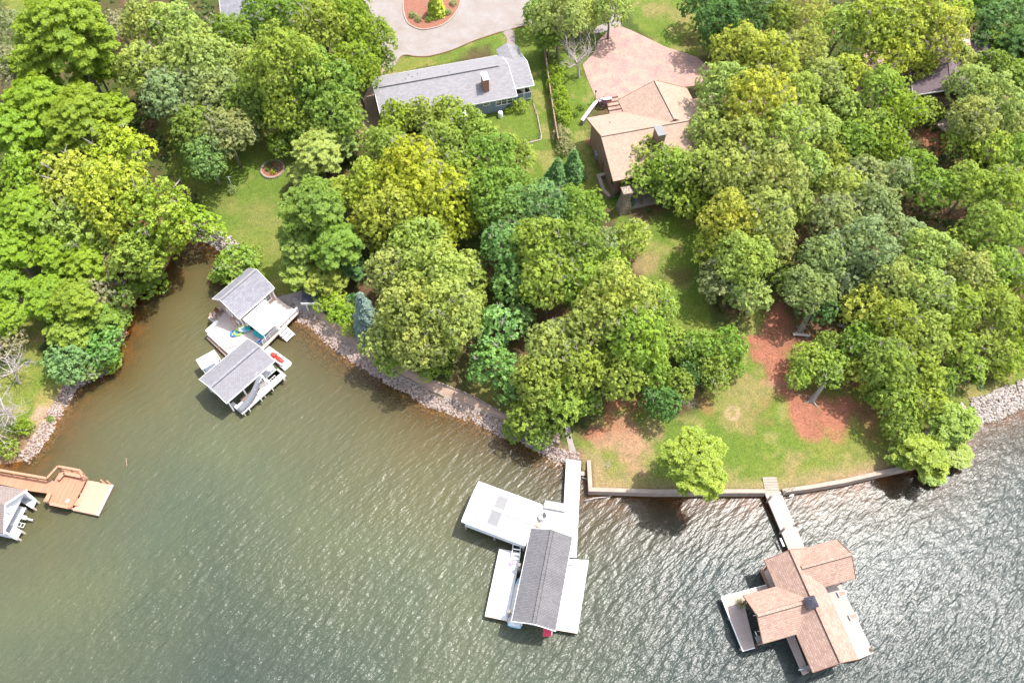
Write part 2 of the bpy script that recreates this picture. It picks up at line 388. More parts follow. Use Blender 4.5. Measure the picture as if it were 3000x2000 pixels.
M['concrete'] = mat_plain('concrete', (.29, .25, .225), .9, .14, .8, dirt=(.19,.16,.14))
M['wall_concrete'] = mat_plain('seawall_concrete', (.32, .255, .205), .9, .15, 1.2, dirt=(.24, .19, .15))
M['stone'] = mat_stone('field_stone', ((.34, .25, .19), (.20, .15, .12), (.42, .34, .28)), 3.2)
M['rock'] = None
M['fence_wood'] = mat_plain('fence_wood', (.25, .17, .12), .9, .25, 3)
M['mulch'] = mat_plain('mulch', (.24, .10, .065), .95, .35, 6, dirt=(.10, .045, .03))
M['near_black'] = mat_plain('near_black_brown', (.05, .045, .04), .9, .1)
def simple(n, c, r=.5, **k): M[n] = mat_plain(n, c, r, .05, 3, **k)
for n_, c_ in (('red_plastic', (.62, .05, .03)), ('blue_plastic', (.03, .16, .45)), ('green_plastic', (.25, .55, .10)), ('yellow_plastic', (.62, .50, .16)),
               ('turquoise_cloth', (.03, .42, .48)), ('flag_red', (.62, .04, .09)), ('pale_blue', (.35, .60, .72)), ('tan_plastic', (.55, .38, .25)),
               ('grey_cloth', (.28, .26, .29)), ('brown_wood', (.20, .10, .06)), ('off_white', (.74, .72, .66)), ('tarp_blue', (.02, .22, .42)), ('slide_grey', (.17, .175, .19)),
               ('purple_cloth', (.30, .22, .30)), ('panel_grey', (.19, .185, .185))):
    simple(n_, c_)
def _metal_roof():
    t = NT('white_metal_roof'); v = t.coord(); sx = t.n('ShaderNodeSeparateXYZ'); t.l(v, sx.inputs[0])
    fr = t.math('FRACT', t.math('DIVIDE', sx.outputs[0], .45)); rib = t.rng(t.math('ABSOLUTE', t.math('SUBTRACT', fr, .5)), .36, .5)
    d = t.noise(t.coord(scale=(1, .35, 1)), .8, 6, .7)
    c = t.mix(t.rng(d, .52, .75, 0, .6), (.34, .345, .365), (.18, .165, .165)); c = t.mix(t.math('MULTIPLY', rib, .35), c, (.30, .30, .325))
    return t.done(c, .85, t.bump(rib, .04), spec=.1)
M['metal_roof'] = _metal_roof()
def _rock():
    t = NT('riprap_rock'); a = t.n('ShaderNodeAttribute', attribute_name='tint'); sc = t.n('ShaderNodeSeparateColor'); t.l(a.outputs['Color'], sc.inputs[0])
    c = t.mix(sc.outputs[0], (.21, .145, .115), (.42, .315, .27)); c = t.mix(t.math('MULTIPLY', sc.outputs[1], .6), c, (.34, .315, .29))
    c = t.mix(t.rng(t.noise(t.coord(), 5, 3), .4, .75, 0, .5), c, (.15, .09, .065))
    return t.done(c, .9)
M['rock'] = _rock()
def _rock3():
    t = NT('submerged_rock'); a = t.n('ShaderNodeAttribute', attribute_name='tint'); sc = t.n('ShaderNodeSeparateColor'); t.l(a.outputs['Color'], sc.inputs[0])
    return t.done(t.mix(sc.outputs[0], (.10, .055, .025), (.30, .17, .07)), .9)
M['rock_wet'] = _rock3()
def _rock2():
    t = NT('pale_riprap_rock'); a = t.n('ShaderNodeAttribute', attribute_name='tint'); sc = t.n('ShaderNodeSeparateColor'); t.l(a.outputs['Color'], sc.inputs[0])
    c = t.mix(sc.outputs[0], (.22, .19, .165), (.42, .375, .345))
    c = t.mix(t.rng(t.noise(t.coord(), 5, 3), .4, .75, 0, .5), c, (.24, .18, .14))
    return t.done(c, .9)
M['rock_pale'] = _rock2()

# ------------------------------------------------------------------ ground colours (soil, dry grass, lawn; world space patches)
def V(pts): return gpoly([(a * VK, b * VK) for a, b in pts])
ground_rgb = np.zeros(GX.shape + (3,))
N1 = fbm(GX, GY, 9, 11, 5); N2 = fbm(GX, GY, 2.2, 31, 4); N3 = fbm(GX, GY, 24, 51, 3)
WX = GX + (fbm(GX, GY, 5, 71, 4) - .5) * 5; WY = GY + (fbm(GX, GY, 5, 91, 4) - .5) * 5
def lay(mask, col):
    global ground_rgb
    m = np.clip(mask, 0, 1)[..., None]; ground_rgb = ground_rgb * (1 - m) + np.array(col) * m
lay(np.ones(GX.shape), (.085, .065, .035))
lay(sstep(.38, .62, N1), (.060, .080, .022)); lay(sstep(.55, .75, N2) * .6, (.16, .095, .06))
def zone(pts, col, soft=1.0, k=1.0):
    p = V(pts); ins = pip(p, WX, WY); d = segdist(p, WX, WY); sd = np.where(ins, d, -d)
    lay(sstep(-soft, soft, sd) * k, col)
LAWN = (.105, .150, .026); LAWN2 = (.165, .170, .042)
lawns = [[(360, 200), (430, 250), (640, 300), (700, 400), (660, 430), (680, 540), (700, 680), (640, 700), (560, 650), (540, 590), (480, 545), (430, 420), (380, 330)],
         [(30, -60), (150, -60), (150, 130), (60, 260), (30, 120)],
         [(880, 175), (905, 128), (1000, 124), (1170, 74), (1215, 50), (1245, 60), (1262, 200), (1280, 400), (1260, 450), (1185, 440), (1190, 330), (1100, 330), (1090, 240), (1130, 110)],
         [(1250, 90), (1360, 90), (1345, 170), (1370, 240), (1345, 290), (1385, 370), (1430, 480), (1330, 480), (1280, 400), (1262, 240)],
         [(1440, -50), (1580, -50), (1640, 120), (1590, 132), (1470, 80), (1445, 40)],
         [(1400, 480), (1450, 490), (1620, 480), (1640, 560), (1640, 740), (1700, 800), (1560, 760), (1480, 620), (1400, 560)],
         [(1310, 985), (1320, 1060), (1352, 1140), (1772, 1140), (1850, 1130), (2070, 1090), (2140, 1000), (2120, 900), (1960, 780), (1800, 640), (1720, 720), (1640, 860), (1560, 960), (1450, 900), (1380, 960)],
         [(2180, 900), (2352, 820), (2500, 800), (2500, 850), (2352, 880), (2230, 930)],
         [(40, 830), (130, 850), (180, 880), (150, 920), (100, 1000), (60, 1050), (-60, 1040), (-60, 900)],
         [(0, 590), (100, 640), (110, 740), (80, 830), (30, 800), (-40, 700)]]
for L_ in lawns: zone(L_, LAWN, 1.2)
lawn_m = np.zeros(GX.shape)
for L_ in lawns:
    lawn_m = np.maximum(lawn_m, pip(V(L_), WX, WY).astype(float))
lay(lawn_m * sstep(.45, .7, N1) * .8, LAWN2); lay(lawn_m * sstep(.5, .3, N3) * .45, (.10, .15, .03))
lay(lawn_m * sstep(.60, .75, N2) * .5, (.26, .21, .09))
def blob(vx, vy, r, col, k=1.0, asp=1.0, rot=0):
    c = gat(vx * VK, vy * VK); rm = r * VK * depth_of(c) / FPX
    dx = WX - c.x; dy = WY - c.y; a = math.radians(rot)
    u = dx * math.cos(a) + dy * math.sin(a); v = -dx * math.sin(a) + dy * math.cos(a)
    q = np.sqrt((u / asp) ** 2 + v ** 2) / rm
    lay(sstep(1.35, .35, q + (N2 - .5) * 1.5 + (N1 - .5) * .8) * k, col)
RED = (.29, .115, .08); PINK = (.31, .185, .125); STRAW = (.225, .175, .08); LIT = (.125, .068, .048)
for a in ((1800, 700, 60, LIT, .8), (1850, 760, 70, LIT, .9, 1.6), (1800, 800, 60, LIT, .7), (1780, 740, 26, RED, 1), (1762, 800, 24, RED, .9), (1800, 860, 26, RED, .9), (1812, 900, 22, RED, 1, 1.5, 80), (1822, 950, 24, RED, 1, 1.6, 90),
          (1900, 970, 34, RED, 1, 2.0), (1950, 940, 30, RED, .9), (1870, 920, 40, LIT, .7, 1.4), (1940, 880, 40, RED, .7), (1990, 960, 30, LIT, .6), (1860, 960, 30, LIT, .8),
          (1880, 720, 40, LIT, .9, 2), (1990, 760, 60, LIT, .8), (1430, 930, 34, RED, .8, 1.6), (1350, 990, 40, LIT, .8, 1.5), (1360, 1005, 22, RED, .7), (1400, 960, 26, RED, .8), (1440, 990, 34, PINK, .9), (1480, 1030, 30, PINK, .7), (1500, 980, 26, PINK, .5),
          (1460, 1060, 40, STRAW, .8), (1400, 1090, 40, STRAW, .6, 1.6), (1380, 1040, 26, PINK, .6), (1620, 920, 28, RED, .5), (1700, 940, 36, STRAW, .6), (1740, 890, 34, STRAW, .7), (1780, 870, 20, PINK, .8), (1680, 830, 30, STRAW, .5),
          (1820, 1050, 28, STRAW, .8), (1900, 1085, 30, STRAW, .45, 2.5), (2030, 1080, 24, STRAW, .5, 2.5, 10), (2280, 890, 40, STRAW, .9, 2), (1360, 1100, 30, STRAW, .5),
          (1480, 600, 36, PINK, .5), (1530, 700, 26, PINK, .6), (1440, 540, 30, STRAW, .5), (1560, 640, 30, LIT, .5), (1600, 480, 36, LIT, .8), (1540, 470, 40, LIT, .7, 1.6), (1690, 700, 26, LIT, .6),
          (590, 500, 50, STRAW, .35), (640, 560, 40, STRAW, .3), (520, 470, 30, STRAW, .3), (470, 440, 50, (.10, .11, .03), .5), (120, 930, 40, (.25, .20, .07), .7), (60, 1045, 40, LIT, .9, 2), (110, 960, 26, (.34, .22, .18), .8), (90, 770, 20, PINK, .6), (80, 690, 24, PINK, .5),
          (350, 290, 30, LIT, .9), (370, 240, 24, LIT, .9), (860, 250, 30, LIT, 1, 1.5, 80), (840, 300, 36, LIT, 1), (925, 178, 30, STRAW, .5, 2), (1560, 30, 26, STRAW, .6), (1500, 20, 30, STRAW, .7), (1590, 90, 30, LIT, .6),
          (850, 640, 50, LIT, .9), (840, 740, 50, LIT, .9), (1150, 620, 60, LIT, .8), (1270, 740, 60, LIT, .8), (1120, 880, 40, LIT, .6), (1100, 870, 26, (.14, .15, .05), .8, 2), (1130, 910, 30, (.17, .17, .05), .7, 2.4, -25),
          (2140, 320, 40, RED, .8), (2200, 500, 50, LIT, .9), (2120, 480, 40, LIT, .7), (2230, 560, 30, RED, .4)):
    blob(*a)
for a in ((1400, 985, 44, RED, .7, 1.5), (1440, 1030, 50, PINK, .8, 1.4), (1790, 800, 40, RED, .7, 1.8, 80), (1900, 950, 60, RED, .7, 2), (1690, 880, 50, STRAW, .5), (1980, 1060, 50, STRAW, .35, 2)): blob(*a)
# bare circle left by a fire ring
c0 = gat(1683 * VK, 948 * VK); q0 = np.hypot(GX - c0.x, GY - c0.y); lay(np.exp(-((q0 - .75) / .22) ** 2) * .75, (.42, .27, .19))
# wet shore soil and lake bed
ins_land = pip(LAND, GX, GY); dsh = segdist(SHORE, GX, GY, False)
lay(sstep(2.6, .8, dsh) * (1 - lawn_m * .5), (.30, .19, .13))
lay((~ins_land) * 1.0, (.20, .12, .055)); lay((~ins_land) * sstep(.45, .6, N2) * .7, (.34, .17, .06)); lay((~ins_land) * sstep(.55, .4, vnoise(GX, GY, .7, 7)) * .5, (.09, .06, .03))

def _ground():
    t = NT('ground_soil_and_grass'); a = t.n('ShaderNodeAttribute', attribute_name='Col'); v = t.coord()
    n1 = t.noise(v, 5.5, 4, .65); n2 = t.noise(v, 1.1, 5, .7)
    c = t.mix(t.rng(n1, .3, .7), t.mix(1.0, a.outputs['Color'], (.55, .60, .55), 'MULTIPLY'), t.mix(1.0, a.outputs['Color'], (1.4, 1.34, 1.3), 'MULTIPLY'))
    c = t.mix(t.rng(n2, .35, .7), t.mix(1.0, c, (.80, .86, .8), 'MULTIPLY'), t.mix(1.0, c, (1.16, 1.1, 1.05), 'MULTIPLY'))
    return t.done(c, .95, t.bump(n1, .09), spec=.1)
M['ground'] = _ground()
def grid_faces(nx, ny, keep=None):
    j, i = np.meshgrid(np.arange(ny - 1), np.arange(nx - 1), indexing='ij')
    a = j * nx + i; F_ = np.stack([a, a + 1, a + nx + 1, a + nx], -1).reshape(-1, 4)
    return F_ if keep is None else F_[keep]
ny_, nx_ = GX.shape
rgba = np.concatenate([ground_rgb, np.ones(GX.shape + (1,))], -1).reshape(-1, 4)
g = np_mesh('ground', np.stack([GX, GY, GZ], -1).reshape(-1, 3), grid_faces(nx_, ny_), M['ground'], smooth=True, attrs=[('Col', 'FLOAT_COLOR', 'POINT', rgba)])
tag(g, kind='structure')

# ------------------------------------------------------------------ lake
def _water():
    t = NT('lake_water'); a = t.n('ShaderNodeAttribute', attribute_name='depth'); sh = t.n('ShaderNodeAttribute', attribute_name='shore')
    # chop: long crests across the wind with finer ripples on them
    hs = []
    for sc, st, rot, amp in ((.42, .34, -36, .16), (1.45, .34, -44, .17), (3.0, .42, -30, .075), (5.5, .7, -42, .022)):
        v = t.coord(rot=(0, 0, math.radians(rot)))
        mp = t.n('ShaderNodeMapping'); t.l(v, mp.inputs[0]); mp.inputs['Scale'].default_value = (st, 1, 1)
        hs.append(t.math('MULTIPLY', t.noise(mp.outputs[0], sc, 2, .5), amp * 2))
    h = hs[0]
    for k in hs[1:]: h = t.math('ADD', h, k)
    calm = t.noise(t.coord(), .035, 2)
    open_ = t.rng(sh.outputs['Fac'], 2, 26, .30, 1.0)
    h = t.math('MULTIPLY', h, t.math('MULTIPLY', open_, t.rng(calm, .35, .62, .65, 1.15)))
    nrm = t.bump(h, 1.0)
    tc = t.noise(t.coord(), .05, 4, .6)
    near = t.mix(t.rng(tc, .4, .62), (.100, .080, .032), (.086, .078, .034)); far = t.mix(t.rng(tc, .4, .62), (.084, .094, .050), (.068, .082, .050))
    body = t.mix(t.rng(sh.outputs['Fac'], 3, 20), near, far); sx = t.n('ShaderNodeSeparateXYZ'); t.l(t.coord(), sx.inputs[0]); lake = (.030, .040, .036); body = t.mix(t.rng(sx.outputs[0], -8, 22), body, t.mix(t.rng(sh.outputs['Fac'], 1, 9), (.050, .046, .028), lake)); body = t.mix(t.rng(sh.outputs['Fac'], 20, 46), body, (.036, .049, .042))
    d = t.n('ShaderNodeBsdfDiffuse'); t.l(body, d.inputs[0]); t.l(nrm, d.inputs['Normal'])
    tp = t.n('ShaderNodeBsdfTransparent'); tp.inputs[0].default_value = (.80, .62, .36, 1)
    fac = t.math('SUBTRACT', 1.0, t.math('POWER', 2.718, t.math('MULTIPLY', a.outputs['Fac'], -.95)))
    m = t.n('ShaderNodeMixShader'); t.l(fac, m.inputs[0]); t.l(tp.outputs[0], m.inputs[1]); t.l(d.outputs[0], m.inputs[2])
    gl = t.n('ShaderNodeBsdfGlossy'); gl.inputs['Roughness'].default_value = .31; t.l(nrm, gl.inputs['Normal'])
    fr = t.n('ShaderNodeFresnel'); fr.inputs['IOR'].default_value = 1.36; t.l(nrm, fr.inputs['Normal'])
    m2 = t.n('ShaderNodeMixShader'); t.l(fr.outputs[0], m2.inputs[0]); t.l(m.outputs[0], m2.inputs[1]); t.l(gl.outputs[0], m2.inputs[2])
    t.l(m2.outputs[0], t.out.inputs[0]); return t.m
M['water'] = _water()
wk = (GZ.reshape(-1) < .35)
Fw = grid_faces(nx_, ny_); Fw = Fw[wk[Fw].any(1)]
used = np.unique(Fw); remap = np.full(nx_ * ny_, -1); remap[used] = np.arange(len(used))
wd = np.maximum(0, -GZ.reshape(-1)[used]); wsd = np.where(ins_land, 0, dsh).reshape(-1)[used]
wv_ = np.stack([GX.reshape(-1)[used], GY.reshape(-1)[used], np.zeros(len(used))], -1)
lake = np_mesh('lake_water', wv_, remap[Fw], M['water'], smooth=True, attrs=[('depth', 'FLOAT', 'POINT', wd), ('shore', 'FLOAT', 'POINT', wsd)])
tag(lake, kind='structure')

# ------------------------------------------------------------------ drives and paths: sheets draped just above the ground
def drape(name, poly_w, mat, dz=.05, st=.5, thing_=None, soft=None):
    P = np.array(poly_w); x0, y0 = P.min(0) - .1; x1, y1 = P.max(0) + .1
    bm = bmesh.new(); vs = [bm.verts.new((p[0], p[1], 0)) for p in poly_w]; bm.faces.new(vs)
    x = math.ceil(x0 / st) * st
    while x < x1:
        bmesh.ops.bisect_plane(bm, geom=bm.verts[:] + bm.edges[:] + bm.faces[:], plane_co=(x, 0, 0), plane_no=(1, 0, 0)); x += st
    y = math.ceil(y0 / st) * st
    while y < y1:
        bmesh.ops.bisect_plane(bm, geom=bm.verts[:] + bm.edges[:] + bm.faces[:], plane_co=(0, y, 0), plane_no=(0, 1, 0)); y += st
    for v in bm.verts: v.co.z = max(H(v.co.x, v.co.y), .1) + dz
    for f in bm.faces:
        f.smooth = True
        if f.normal.z < 0: f.normal_flip()
    me = bpy.data.meshes.new(name); bm.to_mesh(me); bm.free()
    return link_mesh(name, me, mat)
def smooth_poly(pts, n=3):
    out = []; N = len(pts)
    for i in range(N):
        p0, p1, p2, p3 = [Vector(pts[(i + k) % N]) for k in (-1, 0, 1, 2)]
        for k in range(n):
            t = k / n; out.append(tuple(.5 * ((2 * p1) + (p2 - p0) * t + (2 * p0 - 5 * p1 + 4 * p2 - p3) * t * t + (-p0 + 3 * p1 - 3 * p2 + p3) * t ** 3)))
    return out
def smooth_line(pts, n=4):
    out = []; N = len(pts)
    for i in range(N - 1):
        p0, p1, p2, p3 = [Vector(pts[min(max(i + k, 0), N - 1)]) for k in (-1, 0, 1, 2)]
        for k in range(n):
            t = k / n; out.append(tuple(.5 * ((2 * p1) + (p2 - p0) * t + (2 * p0 - 5 * p1 + 4 * p2 - p3) * t * t + (-p0 + 3 * p1 - 3 * p2 + p3) * t ** 3)))
    return out + [tuple(pts[-1])]
def mat_ground_like(name, c1, c2, c3, sc=.5, fine=14, b=.03, tracks=None):
    t = NT(name); v = t.coord(); n = t.noise(v, sc, 5, .65); f = t.noise(v, fine, 3)
    c = t.mix(t.rng(n, .35, .65), c1, c2); c = t.mix(t.rng(f, .5, .75, 0, .6), c, c3)
    return t.done(c, .95, t.bump(f, b), spec=.15)
M['gravel'] = mat_ground_like('gravel_drive', (.235, .195, .17), (.275, .25, .235), (.16, .145, .135), .35, 9)
M['paving'] = mat_ground_like('pink_paving', (.42, .265, .205), (.27, .185, .175), (.22, .095, .055), .45, 3.5, .005)  # mottled tones, contrast raised to stand in for dappled tree shade
M['gravel_path'] = mat_ground_like('path_gravel', (.30, .20, .15), (.38, .27, .21), (.20, .13, .10), .8, 10)
M['brick_path'] = mat_shingle('brick_path', ((.36, .29, .27), (.28, .22, .21)), .3, .15, 0, .02)
def sheet(name, px, mat, dz=.05, sm=0, st=.5):
    w = gpoly(px)
    if sm: w = smooth_poly(w, sm)
    return tag(drape(name, w, M[mat], dz, st), kind='structure')
drive_px = [(1040, -80), (1080, 20), (1110, 100), (1128, 165), (1140, 200), (1160, 190), (1182, 163), (1222, 167), (1262, 165), (1324, 148), (1388, 121), (1468, 94), (1530, 78), (1556, 72), (1560, 20), (1560, -80)]
sheet('gravel_driveway', drive_px, 'gravel', .05, 3)
sheet('side_driveway', [(1100, 190), (1130, 180), (1128, 230), (1100, 300), (1120, 380), (1060, 400), (1000, 380), (1060, 300), (1085, 240)], 'gravel_path', .08, 2)
sheet('paved_driveway', [(1806, 73), (1854, 92), (1946, 137), (2042, 169), (2090, 210), (2060, 250), (1960, 262), (1880, 285), (1812, 290), (1752, 302), (1736, 268), (1718, 225), (1707, 191), (1742, 153), (1752, 121), (1784, 89)], 'paving', .06)
sheet('garden_drive', [(1760, -60), (1830, -60), (1815, 20), (1822, 76), (1806, 73), (1784, 89), (1740, 100), (1745, 80), (1790, 60), (1788, 20)], 'gravel', .05, 2)
sheet('brick_path', [(1474, 96), (1500, 88), (1508, 110), (1506, 150), (1490, 172), (1470, 165), (1484, 140), (1484, 112)], 'brick_path', .06, 3)
PATH_LOW = [(905, 906), (922, 917), (957, 955), (1002, 990), (1056, 1028), (1110, 1066), (1165, 1096), (1228, 1128), (1292, 1156), (1360, 1186), (1430, 1212), (1487, 1233), (1560, 1262), (1640, 1300)]
PATH_UP = [(1640, 1276), (1560, 1238), (1471, 1210), (1400, 1170), (1340, 1143), (1285, 1122), (1228, 1099), (1150, 1058), (1100, 1032), (1056, 1003), (1000, 955), (948, 917), (935, 902)]
sheet('shoreline_path', PATH_LOW + PATH_UP, 'gravel_path', .05, 0, .4)
sheet('concrete_path', [(1656, 1239), (1668, 1241), (1679, 1296), (1690, 1330), (1703, 1352), (1659, 1352), (1667, 1322), (1657, 1271)], 'concrete', .07)
sheet('concrete_patio', [(812, 872), (850, 862), (884, 852), (925, 858), (955, 890), (960, 912), (915, 924), (880, 916), (845, 900)], 'concrete', .10)
sheet('side_yard_bed', [(1735, 396), (1758, 400), (1790, 500), (1795, 520), (1775, 500), (1745, 440), (1712, 415)], 'mulch', .06)

# ------------------------------------------------------------------ riprap: thousands of rocks nobody could count
ICO = None
def ico():
    global ICO
    if ICO is None:
        bm = bmesh.new(); bmesh.ops.create_icosphere(bm, subdivisions=1, radius=1)
        ICO = (np.array([v.co[:] for v in bm.verts]), np.array([[v.index for v in f.verts] for f in bm.faces])); bm.free()
    return ICO
def rocks(name, pts, rad, mat, label, seed=1, **kw):
    r = np.random.RandomState(seed); Vi, Fi = ico(); n = len(pts); P = np.array(pts); R_ = np.array(rad)
    s = r.uniform(.6, 1.25, (n, 1, 3)) * R_[:, None, None]; s[:, :, 2] *= .75
    A = np.linalg.qr(r.randn(n, 3, 3))[0]
    jit = 1 + r.uniform(-.22, .22, (n, len(Vi), 1))
    VV = np.einsum('nij,nkj->nki', A, Vi[None] * jit * s) + P[:, None]
    FF = Fi[None] + (np.arange(n) * len(Vi))[:, None, None]
    tint = np.concatenate([np.repeat(r.rand(n, 2), len(Fi), 0), np.zeros((n * len(Fi), 1)), np.ones((n * len(Fi), 1))], 1)
    o = np_mesh(name, VV.reshape(-1, 3), FF.reshape(-1, 3), M[mat], attrs=[('tint', 'FLOAT_COLOR', 'FACE', tint)])
    return tag(o, label, 'rocks', kind='stuff')
def band_points(line_px, w0, w1, n, seed, rmin=.13, rmax=.33):
    """points scattered beside a waterline, from w0 (lake side, negative) to w1 inland"""
    W_ = [Vector(at(*p)[:2]) for p in line_px]; r = random.Random(seed); seg = []; tot = 0
    for a, b in zip(W_, W_[1:]): seg.append((tot, a, b)); tot += (b - a).length
    out = []; rad = []
    for _ in range(n):
        t = r.random() * tot
        for t0, a, b in reversed(seg):
            if t >= t0: break
        d = (b - a).normalized(); p = a + d * (t - t0); nrm = Vector((-d.y, d.x)); q = p + nrm * r.uniform(w0, w1)
        R_ = r.uniform(rmin, rmax); h = H(q.x, q.y); out.append((q.x, q.y, h + R_ * .25)); rad.append(R_)
    return out, rad
i0 = SHORE_PX.index((871, 935))
p_, r_ = band_points(SHORE_PX[i0:i0 + 16], -1.0, 1.35, 5200, 3, .08, .25)
p_ += []; rocks('riprap_rocks', p_, r_, 'rock', 'pinkish riprap rocks lining the shore below the gravel path')
p_, r_ = band_points(SHORE_PX[i0 - 1:i0 + 17], -3.6, -.7, 1700, 9, .10, .28); rocks('submerged_rocks', p_, r_, 'rock_wet', 'dark brown rocks under the shallow water below the riprap', 9)
p_, r_ = band_points([(2700, 1372), (2800, 1290), (2860, 1236), (2920, 1222), (3000, 1185), (3300, 1090)], -.5, 2.9, 5200, 4, .11, .26)
rocks('riprap_rocks', p_, r_, 'rock_pale', 'pale riprap rocks lining the shore at the right edge', 2)
p_, r_ = band_points([(77, 1352), (108, 1318), (140, 1276), (166, 1228), (204, 1168), (223, 1135), (262, 1112), (319, 1085)], -1.1, 1.3, 1500, 5, .08, .24)
rocks('riprap_rocks', p_, r_, 'rock', 'small rocks along the left bank below the bare shrubs', 3)
p_, r_ = band_points([(560, 704), (600, 708), (640, 730), (672, 762)], -.1, 2.4, 620, 6, .1, .26)
rocks('riprap_rocks', p_, r_, 'rock_pale', 'pale rocks heaped at the head of the cove', 4)

# ------------------------------------------------------------------ buildings, docks and everything on them
def W3(fr, u, v, z): return (u, v, z)
def gable(fr, root, u0, u1, v0, v1, ze, zr, mat, th=.14, name='roof', vr=None, trim='white_paint', ridge=True, along='u', cap=None):
    """gable roof in a frame: ridge along u (or v)"""
    vr = (v0 + v1) / 2 if vr is None else vr
    sw = (lambda p: p) if along == 'u' else (lambda p: (p[1], p[0], p[2]))
    m = MB()
    for a, b in ((v0, vr), (v1, vr)):
        m.slab([sw(p) for p in ((u0, a, ze), (u1, a, ze), (u1, b, zr), (u0, b, zr))], th)
    o = m.build(name, M[mat], root)
    if trim:
        t = MB()
        for a, b in ((v0, vr), (v1, vr)):
            for uu in (u0, u1):
                t.bar(sw((uu, a, ze - th * .4)), sw((uu, b, zr - th * .4)), .05, .2)
        for a in (v0, v1): t.bar(sw((u0, a, ze - .10)), sw((u1, a, ze - .10)), .08, .18)
        t.build('fascia', M[trim], o)
    if ridge:
        c = MB(); c.bar(sw((u0 + .05, vr, zr + .035)), sw((u1 - .05, vr, zr + .035)), .34, .06); c.build('ridge_cap', M[cap or mat], o); sl = (zr - ze) / abs(vr - v0); q = MB()
        for s_ in (-1, 1): q.bar(sw((u0 + .1, vr + s_ * .2, zr - .2 * sl + .012)), sw((u1 - .1, vr + s_ * .2, zr - .2 * sl + .012)), .045, .03)
        if 'shingle' in mat and 'cottage' not in mat: q.build('ridge_dark_line', M['near_black'], o)  # near-black strips along both sides of the ridge cap
    return o
def posts(m, pts, z0, z1, w=.14):
    for x, y in pts: m.box(x - w / 2, x + w / 2, y - w / 2, y + w / 2, z0, z1)
def piles(root, pts, z1, r=.14, z0=-2.5, mat='piling'):
    for x, y in pts: MB().tube([(x, y, z0), (x, y, z1)], r, 10).build('piling', M[mat], root)
def window(root, c, du, w, h, n=1, name='window', out=(0, 0), frame='white_paint'):
    """flat wall window centred at c, width direction du, facing out"""
    du = Vector((du[0], du[1], 0)).normalized(); o_ = Vector((out[0], out[1], 0)).normalized(); c = Vector(c); f = MB(); z = Vector((0, 0, 1)); t = .09
    for s in (-1, 1):
        f.bar(c + o_ * .05 + du * s * (w / 2) - z * (h / 2 + .04), c + o_ * .05 + du * s * (w / 2) + z * (h / 2 + .04), t, .1)
        f.bar(c + o_ * .052 + z * s * h / 2 - du * (w / 2 + .05), c + o_ * .052 + z * s * h / 2 + du * (w / 2 + .05), .104, t)
    for k in range(1, n): f.bar(c + o_ * .05 + du * (w * (k / n - .5)) - z * h / 2, c + o_ * .05 + du * (w * (k / n - .5)) + z * h / 2, .08, .09)
    f.bar(c + o_ * .045 - du * w / 2, c + o_ * .045 + du * w / 2, .05, .05)
    wo = f.build(name, M[frame], root)
    g = MB(); g.bar(c + o_ * .02 - du * (w / 2 - .01), c + o_ * .02 + du * (w / 2 - .01), .02, h - .02); g.build('pane', M['glass'], wo); return wo
def rail(root, pts, h, every, mat, name='railing', pw=.1, mid=1, cap=.16, balus=0):
    m = MB()
    for a, b in zip(pts, pts[1:]):
        a = Vector(a); b = Vector(b); L = (b - a).length; n = max(1, round(L / every)); z = Vector((0, 0, h))
        for k in range(n + 1): p = a.lerp(b, k / n); m.box(p.x - pw / 2, p.x + pw / 2, p.y - pw / 2, p.y + pw / 2, p.z - .05, p.z + h - .03)
        m.bar(a + z, b + z, cap, .05)
        for q in range(1, mid + 1): m.bar(a + z * q / (mid + 1), b + z * q / (mid + 1), .04, .09)
        if balus:
            for k in range(int(L / balus)): p = a.lerp(b, (k + .5) / int(L / balus)); m.bar(p + Vector((0, 0, .08)), p + z * .97, .035)
    return m.build(name, M[mat], root)
def loc_root(fr, name, label, cat, z=0, group=None): return thing(name, label, cat, (fr.o.x, fr.o.y, z), fr.a, group)

# ============ grey ranch house ============
ZG = H(*gat(1330, 330)[:2]); ZE = ZG + 3.1
fr = frame_px((1118, 356), (1516, 281.5), ZE); HX = loc_root(fr, "ranch_house", "long blue grey ranch house with pale grey gable roof and white trim", "house")
u1 = fr.lp(1516, 281.5, ZE)[0]; vB = fr.lp(1464.6, 157, ZE)[1]; u2 = fr.lp(1567, 261, ZE)[0]; vp = 1.25
vB = (vB + fr.lp(1088, 232, ZE)[1]) / 2; vr = vB * .53; ZR = ZE + 1.75
w = MB(); w.box(.5, u1 - .4, .6, vB - .6, ZG - 1.2, ZE - .05); wl = w.build('wall', M['blue_siding'], HX)
g_ = MB()
for uu in (.5, u1 - .4): g_ = MB(); g_.bm.faces.new([g_.bm.verts.new(p) for p in ((uu, .6, ZE - .05), (uu, vB - .6, ZE - .05), (uu, vr, ZR - .2))]); g_.build('gable_wall', M['blue_siding'], wl)
rf = gable(fr, HX, 0, u1, 0, vB, ZE, ZR, 'grey_shingle', vr=vr, trim='white_paint', ridge=False)
slope = (ZR - ZE) / vr
e = MB(); zf = ZE + slope * vp
e.slab([(u1 + .002, vp, zf), (u2, vp, zf), (u2, vr, ZR), (u1 + .002, vr, ZR)], .14); vq = vB - .7; zq = ZR - (ZR - ZE) * (vq - vr) / (vB - vr)
e.slab([(u1 + .002, vr, ZR), (u2, vr, ZR), (u2, vq, zq), (u1 + .002, vq, zq)], .14); e.build('porch_roof', M['grey_shingle'], HX)
rc = MB(); rc.bar((.8, vr, ZR + .04), (u1 - 1.6, vr, ZR + .04), .16, .09); rc.build('ridge_vent', M['black_metal'], rf)
